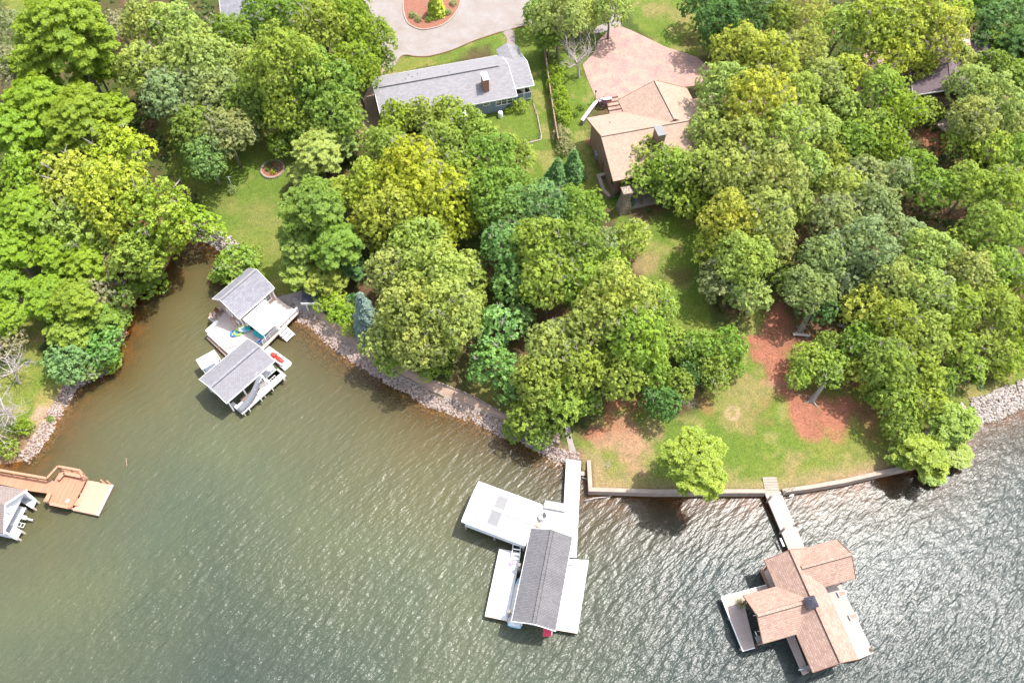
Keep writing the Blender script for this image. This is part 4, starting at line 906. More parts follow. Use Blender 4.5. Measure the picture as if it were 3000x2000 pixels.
# things on the deck
def ring(name, lab, px, py, R_, r0, mat, z=ZD):
    p = on(px, py, z + r0); m = MB(); m.torus((0, 0, 0), R_, r0, 22, 8, .8); o = m.build(name, M[mat]); o.location = p; o['label'] = lab; o['category'] = 'swim ring'; o['group'] = 'swim rings on the cottage deck'; return o
ring('swim_ring', 'blue swim ring leaning leftmost among the deck toys', 685, 977, .42, .14, 'blue_plastic'); ring('swim_ring', 'lime green swim ring between the blue and yellow ones', 697, 973, .46, .17, 'green_plastic'); ring('swim_ring', 'pale yellow swim ring topmost of the three deck rings', 703, 961, .38, .17, 'yellow_plastic', ZD + .12)
def kayak(name, lab, p, rz, L, w_, mat, tilt=0.0, h=.3):
    m = MB(); m.loft([[(x * L / 2, ww * w_ / 2 * math.sin(t), h * .5 + h * .5 * math.cos(t)) for t in [k * math.pi / 6 for k in range(12)]] for x, ww in ((-1, .08), (-.8, .5), (-.4, .9), (0, 1), (.4, .88), (.8, .45), (1, .06))]); r_ = thing(name, lab, 'kayak', p, rz); r_.rotation_euler = (0, tilt, rz); m.build('hull', M[mat], r_)
    c = MB(); c.torus((0, 0, h * .98), .28, .04, 16, 6); c.build('cockpit_rim', M['grey_cloth'], r_); return r_
kayak('kayak', 'tan kayak leaning on the cottage gable end', on(682, 936, ZD + .1), fr.a - 1.85, 3.0, .6, 'tan_plastic', 0); kayak('kayak', 'white kayak leaning right of the tan one at the cottage corner', on(694, 932, ZD + .1), fr.a - 2.0, 3.1, .65, 'white_paint', 0)
kayak('canoe', 'white upturned hull on the deck by the boat cover roof', on(684, 1008, ZD), fd.a + 1.35, 2.4, .9, 'off_white')
chair('deck_chair', 'brown wooden chair on the deck left of the cottage', on(645, 919), 1.2, 'brown_wood', 1.1); chair('deck_chair', 'tan wooden chair nearest the left tip of the deck', on(632, 932), 1.6, 'tan_siding', 1.1)
def lounger(lab, px, py, rz, mat):
    p = on(px, py); r_ = thing('lounge_chair', lab, 'lounger', p, rz); m = MB(); m.slab([(-.35, -.9, .32), (.35, -.9, .32), (.35, .3, .32), (-.35, .3, .32)], .06); m.build('seat', M[mat], r_); m = MB(); m.slab([(-.35, .3, .32), (.35, .3, .32), (.35, .95, .8), (-.35, .95, .8)], .06); m.build('backrest', M[mat], r_)
    for x in (-.3, .3):
        for y in (-.8, .2): m = MB(); m.box(x - .03, x + .03, y - .03, y + .03, 0, .27); m.build('leg', M['brown_wood'], r_)
lounger('pale turquoise lounge chair beside the yellow swim ring', 725, 968, fr.a + 1.0, 'pale_blue'); lounger('bright turquoise lounge chair half under the canopy edge', 742, 963, fr.a + 1.0, 'turquoise_cloth'); lounger('turquoise lounge chair under the canopy bottom corner', 766, 986, fr.a + .4, 'turquoise_cloth')
chair('folding_chair', 'blue folding chair at the lower end of the white deck rail', on(764, 1005), 2.3, 'white_metal', .9, 'blue_plastic')
p = at(700, 862, 5.0)
# small dark-roofed shed at the patio
zs = H(*gat(910, 880)[:2]); ze = zs + 2.1; fs = frame_px((881.4, 887), (932, 887), ze); SX = loc_root(fs, 'patio_shed', 'small dark-roofed open shed on the concrete patio under the trees', 'shed')
L_ = fs.lp(932, 887, ze)[0]; Wd = fs.lp(884, 848, ze)[1]; m = MB(); m.slab([(0, 0, ze), (L_, 0, ze), (L_, Wd * .95, ze + .5), (0, Wd * .95, ze + .5)], .1); m.build('roof', M['dark_shingle'], SX)
m = MB(); m.box(0, L_, -.06, 0, ze - .3, ze + .01)
for k in range(int(L_ / .22)): m.prism([(.02 + k * .22, -.055), (.2 + k * .22, -.055), (.2 + k * .22, -.005), (.02 + k * .22, -.005)], ze - .4, ze - .29)
m.build('scalloped_fascia', M['off_white'], SX)
for x, y in ((.5, .35), (L_ - .4, .35), (.5, Wd - .6), (L_ - .4, Wd - .6)): m = MB(); m.box(x - .09, x + .09, y - .09, y + .09, zs - .2, ze - .1 + (.4 if y > 1 else 0)); m.build('post', M['off_white'], SX)
# garden hose reel/iron hoops on the patio
for i, (px, py) in enumerate(((864, 880), (860, 903))):
    p = gat(px, py, .3); m = MB(); m.torus((0, 0, 0), .55, .025, 24, 6); o = m.build('iron_hoop', M['black_metal']); o.location = p; o.rotation_euler = (.7, .3, i); tag(o, ('thin dark iron hoop on the patio nearer the shed roof', 'thin dark iron hoop at the top of the deck rail')[i], 'hoop')
p = at(630, 952, ZD)
# ============ boat dock with grey roof ============
ze = 3.3; fb = frame_px((662.5, 1180.7), (804.8, 1056.8), ze); BD = loc_root(fb, 'boat_cover', 'white boat dock under a grey gable roof beside the cottage deck', 'boat dock')
uR = fb.lp(804.8, 1056.8, ze)[0]; vB = (fb.lp(583.9, 1109.8, ze)[1] + fb.lp(723.7, 992.6, ze)[1]) / 2; gable(fb, BD, 0, uR, 0, vB, ze, ze + .95, 'slate_shingle2', cap='cottage_shingle')
zd = .95
for x in (.4, uR * .35, uR * .68, uR - .4):
    for y in (.45, vB - .45): m = MB(); m.box(x - .09, x + .09, y - .09, y + .09, -2, ze - .1); m.build('post', M['white_paint'], BD)
m = MB(); m.box(.3, uR - .2, vB - 1.6, vB - .2, zd - .2, zd); m.box(uR - 1.9, uR - .2, -.5, vB - 1.602, zd - .2, zd); m.build('rear_deck', M['white_deck'], BD)
A = fb.poly([(682, 1187), (710, 1213), (837, 1098), (802, 1066)], zd); v0 = A[1][1]; u0 = A[1][0]; uE = A[2][0]
m = MB(); m.box(u0, uE, v0, v0 + 1.55, zd - .2, zd); m.box(uE - 3.3, uE, v0 + 1.552, .3, zd - .2, zd); m.box(u0 + .0, u0 + .45, v0 + 1.552, 1.0, zd - .2, zd); m.build('side_deck', M['white_deck2'], BD)
m = MB(); m.prism([(u0 + 1.2, v0 + 1.0), (uE - 3.6, v0 + 1.0), (uE - 3.6, v0 + 1.9), (u0 + 1.2, v0 + 1.9)], zd + .004, zd + .05); m.build('grey_mat', M['tan_siding'], BD)
for k in range(4): x = u0 + 1.0 + k * (uE - u0 - 1.6) / 3; m = MB(); m.box(x - .05, x + .05, v0 - .35, v0 - .02, zd - .3, zd + .35); m.build('mooring_bracket', M['off_white'], BD)
for x, y in ((u0 + .3, v0 + .2), (uE - .3, v0 + .2), ((u0 + uE) / 2, v0 + .2)): MB().tube([(x, y, -2.5), (x, y, zd - .2)], .13, 8).build('piling', M['piling'], BD)
m = MB(); m.bar((u0 + .2, .6, 2.2), (uR - 2, .6, 2.2), .1, .1); m.build('lift_beam', M['white_metal'], BD)
# water slide
p = at(763, 1101, zd + 2.2); p.z = zd; q = at(703, 1205, zd); r_ = thing('water_slide', 'grey curved water slide on the boat dock side deck', 'slide', p, math.atan2((q - p).y, (q - p).x)); L = (q - p).length
m = MB(); n = 16; rings = []
for k in range(n + 1):
    t = k / n; x = t * L; z = 2.0 * (1 - t) ** 1.25 + .15; off = .35 * math.sin(t * math.pi)
    rings.append([(x, off + .42 * math.cos(a_), z + .18 + .22 * math.sin(a_) * (1)) for a_ in [math.pi + j * math.pi / 6 for j in range(7)]] + [(x, off + .36 * math.cos(a_), z + .18 + .17 * math.sin(a_)) for a_ in [2 * math.pi - j * math.pi / 6 for j in range(7)]])
m.loft(rings); m.build('chute', M['slide_grey'], r_)
m = MB(); m.bar((-.4, -.45, 0), (-.1, -.45, 2.6), .06); m.bar((-.4, .45, 0), (-.1, .45, 2.6), .06)
for k in range(6): m.bar((-.38 + k * .05, -.45, .35 + k * .38), (-.38 + k * .05, .45, .35 + k * .38), .12, .05)
m.bar((-.1, -.45, 2.6), (.8, -.45, 2.1), .05); m.bar((-.1, .45, 2.6), (.8, .45, 2.1), .05); m.build('ladder', M['white_metal'], r_)
for k in (.35, .7): m = MB(); m.bar((L * k, .3, 0), (L * k, .3, 2.2 * (1 - k)), .06); m.build('leg', M['white_metal'], r_)
# ladder lying on the side deck
p = at(788, 1122, zd + .06); m = MB()
for s in (-.3, .3): m.bar((-1.3, s, 0), (1.3, s, 0), .05)
for k in range(8): m.bar((-1.2 + k * .34, -.3, 0), (-1.2 + k * .34, .3, 0), .04)
o = m.build('ladder', M['off_white']); o.location = p; o.rotation_euler = (0, 0, fb.a); tag(o, 'white ladder lying flat on the boat dock side deck', 'ladder')
# covered lift at the left
zl = 2.1; fl = frame_px((592, 1083), (645.7, 1050.7), zl); r_ = loc_root(fl, 'lift_canopy', 'small square white lift canopy standing in the water left of the boat dock', 'lift canopy'); q = fl.poly([(573.8, 1053.8), (627, 1024.7), (645.7, 1050.7), (592, 1083)], zl)
m = MB(); cx = sum(a for a, _ in q) / 4; cy = sum(b for _, b in q) / 4
m.prism(q, [zl - .05] * 4, [zl] * 4); m.build('canopy_top', M['white_paint'], r_)
for x, y in q: x += (cx - x) * .08; y += (cy - y) * .08; MB().tube([(x, y, -2), (x, y, zl - .05)], .045, 8).build('leg', M['white_metal'], r_)
m = MB(); m.box(min(a for a, _ in q) + .3, max(a for a, _ in q) - .3, cy - .6, cy + .6, .25, .4); m.build('lift_cradle', M['white_metal'], r_)
# floating drive-on dock and red watercraft
zf = .35; ff = frame_px((771, 1026), (832, 1083), zf); r_ = loc_root(ff, 'watercraft_float', 'white drive-on float moored behind the boat dock', 'float'); q = ff.poly([(771, 1026), (787, 1012), (853, 1060), (850, 1068), (832, 1083)], zf)
m = MB(); m.prism(q, -.15, zf); m.build('float_body', M['white_paint'], r_, .06); m = MB(); a = Vector((*q[0], zf + .03)); b = Vector((*q[4], zf + .03)); m.bar(a.lerp(b, .1), a.lerp(b, .95), .12, .08); m.build('float_edge', M['grey_metal'], r_)
a = at(793, 1034, .7); b = at(834, 1064, .7); c = (a + b) / 2; PWC = thing('jet_ski', 'red and white jet ski parked on the small white float', 'jet ski', (c.x, c.y, zf), math.atan2((a - b).y, (a - b).x)); L = 2.9
m = MB(); m.loft([[(x * L / 2, w_ * .55 * math.sin(t), z + hh * math.cos(t)) for t in [k * math.pi / 6 for k in range(12)]] for x, w_, z, hh in ((-1, .7, .22, .14), (-.6, 1, .24, .2), (0, 1, .25, .22), (.5, .85, .3, .22), (.85, .45, .38, .16), (1.02, .1, .42, .06))]); m.build('hull', M['white_paint'], PWC)
m = MB(); m.loft([[(x * L / 2, w_ * .33 * math.sin(t), z + hh * math.cos(t)) for t in [k * math.pi / 6 for k in range(12)]] for x, w_, z, hh in ((-.78, .8, .45, .14), (-.4, 1, .52, .2), (-.1, .95, .5, .18), (.1, .9, .46, .15))]); m.build('seat', M['red_plastic'], PWC)
m = MB(); m.loft([[(x * L / 2, w_ * .42 * math.sin(t), z + hh * math.cos(t)) for t in [k * math.pi / 6 for k in range(12)]] for x, w_, z, hh in ((.15, .75, .45, .22), (.4, 1, .48, .2), (.7, .7, .46, .14), (.92, .2, .44, .05))]); m.build('front_cowl', M['red_plastic'], PWC)
m = MB(); m.tube([(.3, -.38, .85), (.22, 0, .82), (.3, .38, .85)], .03, 6); m.bar((.22, 0, .8), (.4, 0, .6), .08); m.build('handlebar', M['black_metal'], PWC)

# ============ central white dock ============
zd = .9; fm = frame_px((1499, 1816.5), (1555.5, 1546.8), 3.5); f90 = fm
CD = loc_root(fm, 'white_dock', 'large white dock with a long walkway, side platforms and a grey roof', 'dock')
def dp(pts, z=zd): return fm.poly(pts, z)
def dpart(name, pts, mat='white_deck', z=zd, th=.25, off=0): m = MB(); m.prism(dp(pts, z), z - th + off, z + off); return m.build(name, M[mat], CD)
dpart('walkway', [(1658.8, 1344), (1702.4, 1349.7), (1689, 1632), (1640, 1632), (1652, 1476)])
dpart('upper_deck', [(1579, 1481), (1651, 1476), (1641, 1632), (1560, 1625), (1557, 1545)], off=-.003)
dpart('lower_platform_left', [(1462.6, 1606), (1526, 1618), (1486, 1817), (1420.5, 1803)])
dpart('lower_platform_right', [(1640, 1634), (1725, 1640), (1692, 1853.6), (1606, 1838)], off=-.006)
for nm, ln in (('deck_edge', [(1420.5, 1803), (1486, 1817)]), ('deck_edge', [(1629, 1843), (1692, 1853.6)])): a = Vector((*fm.lp(*ln[0], zd), zd - .12)); b = Vector((*fm.lp(*ln[1], zd), zd - .12)); m = MB(); m.bar(a, b, .06, .2); m.build(nm, M['tan_plastic'], CD)
piles(CD, dp([(1664, 1360), (1699, 1362), (1658, 1420), (1695, 1430), (1655, 1470), (1690, 1520), (1684, 1620), (1470, 1612), (1518, 1622), (1455, 1680), (1440, 1740), (1426, 1798), (1480, 1808), (1720, 1645), (1712, 1700), (1702, 1780), (1690, 1846), (1636, 1836), (1585, 1488)]), zd - .2)
ze = 3.5; uT = (fm.lp(1555.5, 1546.8, ze)[0] + fm.lp(1676.8, 1571.6, ze)[0]) / 2; vR = (fm.lp(1676.8, 1571.6, ze)[1] + fm.lp(1629, 1843, ze)[1]) / 2
v0, v1 = min(0, vR), max(0, vR); zr = ze + 1.05
RX = gable(fm, CD, -.1, uT, v0, v1, ze, zr, 'slate_shingle', cap='slate_shingle', trim='white_paint')
for x in (.3, uT * .33, uT * .66, uT - .3):
    for y in (v0 + .35, v1 - .35): m = MB(); m.box(x - .09, x + .09, y - .09, y + .09, -2, ze - .1); m.build('post', M['white_paint'], CD)
for uu in (.02, uT - .12):
    g_ = MB(); g_.bm.faces.new([g_.bm.verts.new(p) for p in ((uu, v0 + .1, ze - .12), (uu, v1 - .1, ze - .12), (uu, (v0 + v1) / 2, zr - .2))]); g_.build('gable_panel', M['white_siding'], CD)
# white metal roofed cover
ze = 3.1; fw = frame_px((1352, 1526.5), (1541, 1598), ze); WX_ = loc_root(fw, 'metal_roofed_boathouse', 'boathouse with a low white metal roof and two grey skylight panels', 'boathouse')
uW = (fw.lp(1541, 1598, ze)[0] + fw.lp(1584, 1475, ze)[0]) / 2; vW = (fw.lp(1401, 1410, ze)[1] + fw.lp(1584, 1475, ze)[1]) / 2; gable(fw, WX_, 0, uW, 0, vW, ze, ze + .42, 'metal_roof', th=.1, cap='white_metal')
for px, py in ((1468, 1473), (1449, 1515)):
    z_ = ze + .3; a, b = fw.lp(px, py, z_); sl = .42 / (vW / 2); m = MB(); b0, b1 = b - .85, b + .85
    zz = lambda y: ze + sl * (vW / 2 - abs(y - vW / 2)) + .02
    m.slab([(a - .6, b0, zz(b0)), (a + .6, b0, zz(b0)), (a + .6, b1, zz(b1)), (a - .6, b1, zz(b1))], .015); m.build('skylight_panel', M['panel_grey'], WX_)
w = MB(); w.box(.25, uW - .25, .25, .33, 1.0, ze - .1); w.box(.25, uW - .25, vW - .33, vW - .25, 1.0, ze - .1); w.box(uW - .3, uW - .22, .33, vW - .33, .9, ze - .02)
w.build('wall', M['white_siding'], WX_)
for x in (.3, uW / 2, uW - .3):
    for y in (.3, vW - .3): MB().tube([(x, y, -2), (x, y, 1.0)], .13, 8).build('piling', M['piling'], WX_)
m = MB(); m.box(.3, uW - .3, .34, 1.3, .6, .8); m.box(.3, uW - .3, vW - 1.3, vW - .34, .6, .8); m.build('inner_deck', M['beige_deck'], WX_)
# steps, bench, chairs and the rest on the dock
p = at(1512, 1620, zd); r_ = thing('dock_ladder', 'white four-step boarding ladder on the left dock platform', 'ladder', p, fm.a + .08)
for s in (-.45, .45): m = MB(); m.bar((-.9, s, .1), (.9, s, 1.0), .07, .1); m.build('side_rail', M['white_paint'], r_)
for k in range(4): m = MB(); m.bar((-.7 + k * .48, -.45, .2 + k * .24), (-.7 + k * .48, .45, .2 + k * .24), .14, .05); m.build('step', M['white_paint'], r_)
p = at(1626, 1487, zd); r_ = thing('dock_bench', 'white backed bench at the lake edge of the upper dock', 'bench', p, math.radians(-11)); m = MB(); m.box(-1.3, 1.3, -.35, .2, .4, .46); m.build('seat', M['white_paint'], r_); m = MB(); m.slab([(-1.3, .2, .46), (1.3, .2, .46), (1.3, .38, .98), (-1.3, .38, .98)], .05); m.build('backrest', M['white_paint'], r_)
for x in (-1.2, 0, 1.2): m = MB(); m.box(x - .05, x + .05, -.3, .25, 0, .4); m.build('leg', M['white_paint'], r_)
chair('dock_chair', 'grey folding chair beside the metal-roofed boathouse', at(1585, 1518, zd), -1.3, 'grey_metal', 1.2, 'grey_cloth')
kayak('paddle_board', 'tan paddle board lying on the dock at the roof corner', at(1578, 1537, zd), math.radians(-30), 2.0, .8, 'tan_plastic', h=.2)
def piling_box(name, lab, p, L, rz, mat='piling'):
    r_ = thing(name, lab, 'piling', p, rz); MB().tube([(0, 0, -2.5), (0, 0, 1.2)], .17, 10).build('pole', M[mat], r_); m = MB(); m.tube([(0, 0, 1.0), (0, 0, 1.08)], .2, 10); m.build('pole_cap', M['grey_metal'], r_); return r_
for px, py, lb in ((1521, 1665, 'tall piling by the left dock platform nearest the boarding ladder'), (1491, 1800, 'tall piling at the outer end of the left dock platform')):
    p = at(px, py, zd); r_ = thing('mooring_piling', lb, 'piling', (p.x, p.y, 0)); MB().tube([(0, 0, -2.5), (0, 0, 2.6)], .2, 10).build('pole', M['bark_pale'], r_); m = MB(); m.bar((0, 0, 2.2), (.7, -.5, 2.3), .05); m.build('bracket', M['black_metal'], r_)
p = at(1500, 1648, zd + .05); o = MB(); o.box(-.35, .35, -.25, .25, 0, .06); o.box(-.3, .1, -.2, .1, .06, .14); o = o.build('folded_towel', M['purple_cloth']); o.location = p; o.rotation_euler = (0, 0, .5); tag(o, 'pinkish folded towel on the left dock platform', 'towel')
p = at(1669, 1655, zd); r_ = thing('dock_cleat', 'grey cleat box at the inner corner of the right platform', 'cleat', p); m = MB(); m.box(-.3, .3, -.15, .15, 0, .12); m.build('base', M['grey_metal'], r_); m = MB(); m.tube([(-.3, 0, .2), (.3, 0, .2)], .04, 6); m.bar((0, 0, .1), (0, 0, .2), .06); m.build('horn', M['grey_metal'], r_)
a = at(1613, 1845, 1.6); r_ = thing('flag', 'pinkish red flag hanging from a short pole at the dock end', 'flag', (a.x, a.y, 0)); MB().tube([(0, .3, 2.6), (.1, -.7, 2.0)], .03, 6).build('pole', M['off_white'], r_)
m = MB(); nx = 8; g0 = [[m.bm.verts.new((.08 - x * .13 + .02 * math.sin(y), .1 - y * .13, 2.35 - y * .07 - x * .05 + .05 * math.sin(x * 1.3 + y * .6))) for y in range(7)] for x in range(nx)]
for i in range(nx - 1):
    for j in range(6): m.bm.faces.new((g0[i][j], g0[i + 1][j], g0[i + 1][j + 1], g0[i][j + 1]))
fo = m.build('flag_cloth', M['flag_red'], r_); mo = fo.modifiers.new('th', 'SOLIDIFY'); mo.thickness = .01
# boat under the grey roof: stern in pale blue
a = at(1507, 1832, .6); BO = thing('runabout_boat', 'pale blue and white boat stern sticking out from under the grey dock roof', 'boat', (a.x, a.y, 0), fm.a)
m = MB(); m.loft([[(x, w_ * 1.0 * math.cos(t), .55 + hh * math.sin(t)) for t in [math.pi + k * math.pi / 8 for k in range(9)]] for x, w_, hh in ((-.1, .75, .55), (1.5, 1.0, .65), (3.5, 1.0, .65), (5.0, .75, .55), (6.0, .2, .2))], True, False); m.build('hull', M['pale_blue'], BO)
m = MB(); m.box(.2, 4.6, -.85, .85, .5, .62); m.build('cockpit_floor', M['off_white'], BO); m = MB(); m.box(-.05, .5, -.6, .6, .55, .8); m.build('rear_seat', M['white_paint'], BO)
p = at(1696, 1845, zd)
o = MB(); o.tube([(0, 0, 0), (1.4, .35, .02), (3.2, .55, 0), (3.4, .7, .02)], [.09, .08, .05, .03], 8); o = o.build('driftwood_branch', M['deadwood']); o.location = at(1712, 1466, .05); tag(o, 'long pale branch floating below the seawall corner', 'branch')
o = MB(); o.tube([(0, 0, 0), (.9, -.3, .02)], [.1, .06], 8); o = o.build('driftwood_branch', M['deadwood']); o.location = at(1704, 1398, .1); tag(o, 'short pale stick wedged beside the white walkway', 'branch')
o = MB(); o.tube([(0, 0, 0), (.35, -.9, .04), (.45, -1.3, .02)], [.06, .05, .02], 8); o = o.build('driftwood_branch', M['fence_wood']); o.location = at(369, 1341, .06); tag(o, 'small broken stick floating alone above the orange pier', 'branch')
o = MB(); o.tube([(0, 0, .1), (1.3, -1.1, .1), (2.0, -2.0, .02)], [.06, .05, .02], 7); o = o.build('driftwood_branch', M['deadwood']); o.location = at(1400, 1228, .1); tag(o, 'bare stick reaching from the riprap into the water', 'branch')
p = at(1707, 1389, .4); o = MB(); o.box(-.25, .25, -.25, .25, 0, .3); o.box(-.2, .2, -.2, .2, .3, .34); o = o.build('orange_crate', M['tan_plastic']); o.location = gat(1707, 1389); tag(o, 'small orange box on the soil right of the white walkway', 'box')

# ============ tan boathouse dock on the right ============
zd = 1.0; ze = 3.6
fR = frame_px((2382, 1969), (2273, 1716), ze); fR = Frame(at(2382, 1969, ze), at(2273, 1716, ze) - at(2382, 1969, ze))
RD = loc_root(fR, 'tan_boathouse', 'boathouse with a tan cross-gabled shingle roof and a small dark cupola', 'boathouse')
def rp(px, py, z): return fR.lp(px, py, z)
# u runs towards the shore, v to the left; the main ridge follows u
v_r = (rp(2512.6, 1927.6, ze)[1] + rp(2417.7, 1720, ze)[1]) / 2; zr = ze + 1.75; vm = v_r / 2
uA = (rp(2382, 1969, ze)[0] + rp(2512.6, 1927.6, ze)[0]) / 2; uT = rp(2241.8, 1639, ze)[0]
rm = gable(fR, RD, 0, uT, v_r, 0, ze, zr, 'tan_shingle', vr=vm, trim='brown_wood', cap='tan_shingle_w')
# left wing (ridge across)
a = rp(2178.5, 1745.8, ze); b = rp(2233.9, 1884, ze); c = rp(2332.7, 1856.5, ze); d = rp(2273, 1716, ze)
uw0 = (b[0] + c[0]) / 2; uw1 = (a[0] + d[0]) / 2; vw = (a[1] + b[1]) / 2
gable(fR, RD, vm + .3, vw, uw0, uw1, ze + .01, zr - .05, 'tan_shingle_w', along='v', trim='brown_wood', name='wing_roof', cap='tan_shingle')
# right wing
a = rp(2453.3, 1578.9, ze); b = rp(2504.7, 1690.4, ze); c = rp(2417.7, 1720, ze); d = rp(2362.4, 1603.4, ze)
uq0 = (b[0] + c[0]) / 2; uq1 = (a[0] + d[0]) / 2; vq = (a[1] + b[1]) / 2
gable(fR, RD, vq, vm - .3, uq0, uq1, ze + .014, zr - .08, 'tan_shingle_w', along='v', trim='brown_wood', name='wing_roof', cap='tan_shingle')
# cupola
cu, cv = rp(2378, 1762, zr + .6); m = MB(); m.box(cu - .5, cu + .5, cv - .5, cv + .5, zr - .6, zr + .45); cp_ = m.build('cupola', M['brown_siding'], RD); m = MB(); m.loft([[(cu + sx * s, cv + sy * s, z) for sx, sy in ((-1, -1), (1, -1), (1, 1), (-1, 1))] for s, z in ((.62, zr + .45), (.05, zr + .95))], smooth=False); m.build('cupola_roof', M['dark_shingle'], cp_)
def rpart(name, pts, mat='beige_deck2', z=zd, th=.25, off=0): m = MB(); m.prism(fR.poly(pts, z), z - th + off, z + off); return m.build(name, M[mat], RD)
rpart('side_deck', [(2400, 1700), (2461, 1706), (2560, 1911.8), (2512.6, 1931.6), (2490, 1930)], 'beige_deck')
rpart('left_platform', [(2113, 1748), (2244, 1712), (2258, 1740), (2180, 1768), (2212, 1896), (2176.5, 1906)], 'beige_deck')
rpart('finger_deck', [(2290, 1830), (2312, 1820), (2370, 1969), (2352.5, 1975)], 'beige_deck')
m = MB(); x0, y0 = rp(2350, 1610, zd); m.box(uw1 - .5, uT - .3, v_r + .6, -.4, zd - .25, zd - .004); m.build('inner_deck', M['beige_deck'], RD)
rpart('rear_step', [(2228, 1672), (2244, 1655), (2268, 1715), (2252, 1722)], 'pier_trim', .55)
for (x, y) in [(.5, -.5), (.5, v_r + .5), (uT * .5, -.3), (uT - .5, -.5), (uT - .5, v_r + .5), (uT * .4, v_r + .5), (uw0 + .4, vw - .4), (uw1 - .4, vw - .4), (uq0 + .4, vq + .4), (uq1 - .4, vq + .4)]:
    m = MB(); m.box(x - .09, x + .09, y - .09, y + .09, -2, ze - .05); m.build('post', M['brown_wood'], RD)
for pl, nm in (([(2113, 1748), (2176.5, 1906)], 'white_edge'), ([(2113, 1748), (2244, 1712)], 'white_edge'), ([(2176.5, 1906), (2212, 1896)], 'white_edge')):
    a = Vector((*rp(*pl[0], zd), zd - .1)); b = Vector((*rp(*pl[1], zd), zd - .1)); m = MB(); m.bar(a, b, .07, .24); m.build(nm, M['white_paint'], RD)
piles(RD, fR.poly([(2120, 1752), (2142, 1806), (2176, 1896), (2205, 1890), (2230, 1722), (2550, 1905), (2515, 1830), (2475, 1748), (2362, 1968)], zd), zd - .2)
m = MB()
for k, (px, py) in enumerate(((2200, 1768), (2222, 1846), (2209, 1800))):
    x, y = rp(px, py, 1.2); m2 = MB(); m2.bar((x, y, .9), (x - .5, y - .9, 2.4), .06); m2.build('lift_arm', M['white_metal'], RD)
# walkway
fk = frame_px((2313, 1613), (2239, 1441), zd); WK = loc_root(fk, 'boathouse_walkway', 'beige plank walkway from the seawall to the tan boathouse', 'walkway')
m = MB(); m.prism(fk.poly([(2239, 1440), (2287, 1439), (2362, 1612), (2316, 1622)], zd), zd - .25, zd); m.build('deck_boards', M['beige_deck'], WK)
for px, py, h in ((2247, 1470, 1.5), (2290, 1452, 1.1), (2285, 1562, 1.4), (2328, 1543, 1.2)):
    x, y = fk.lp(px, py, 0); MB().tube([(x, y, -2.5), (x, y, zd + h * .8)], .15, 10).build('piling', M['piling'], WK)
x, y = fk.lp(2292, 1587, zd); m = MB(); m.box(x - .5, x + .5, y - .1, y + .1, zd - .15, zd - .05); m.build('cleat', M['off_white'], WK)
p = gat(2258, 1420); r_ = thing('plank_ramp', 'short grey plank ramp on the grass above the seawall', 'ramp', p, fk.a * 0 + .02)
for k in range(6): m = MB(); m.box(-.85, .85, -1.02 + k * .34, -.72 + k * .34, -.05, .09); m.build('plank', M['wall_concrete'], r_)
p = at(2320, 1445, .8); r_ = thing('swim_ladder', 'pale metal swim ladder on the seawall right of the walkway', 'ladder', p, .15)
for s in (-.28, .28): MB().tube([(s, .5, 0), (s, .45, .9), (s, .1, .95), (s, -.1, .3), (s, -.12, -1.4)], .03, 6, True).build('side_rail', M['grey_metal'], r_)
for k in range(3): m = MB(); m.bar((-.28, -.12, -.1 - k * .3), (.28, -.12, -.1 - k * .3), .1, .04); m.build('rung', M['off_white'], r_)
for i, (px, py) in enumerate(((2465, 1739), (2498, 1806))):
    p = at(px, py, zd); r_ = thing('storage_box', ('dark open box on the boathouse side deck, nearer the shore', 'dark open box on the boathouse side deck, nearer the lake')[i], 'box', p, fR.a, 'boxes on the tan boathouse deck'); m = MB()
    m.box(-.3, .3, -.45, .45, 0, .3); m.build('box_body', M['white_paint'], r_); m = MB(); m.box(-.24, .24, -.38, .38, .3, .34); m.build('box_top', M['brown_wood'], r_)
p = at(2170, 1770, zd); PLANTS.append((p.x, p.y, .55, 'brownish', 'bare brownish potted plant on the boathouse left platform')); PZ = {len(PLANTS) - 1: zd}
p = at(2552, 1903, zd); PLANTS.append((p.x, p.y, .22, 'brownish', 'small potted plant at the outer corner of the side deck')); PZ[len(PLANTS) - 1] = zd
p = at(2222, 1876, zd); r_ = thing('lift_motor', 'grey green boat lift motor at the left platform opening', 'lift motor', p, fR.a); m = MB(); m.box(-.45, .45, -.25, .25, 0, .4); m.build('housing', M['grey_metal'], r_, .03); MB().tube([(.45, 0, .2), (1.0, 0, .2)], .06, 8).build('shaft', M['white_metal'], r_)
p = at(2364, 1957, zd); r_ = thing('lift_motor', 'grey green boat lift motor at the finger deck tip', 'lift motor', p, fR.a + 1.5); m = MB(); m.box(-.45, .45, -.25, .25, 0, .4); m.build('housing', M['grey_metal'], r_, .03); MB().tube([(.45, 0, .2), (1.0, 0, .2)], .06, 8).build('shaft', M['white_metal'], r_)

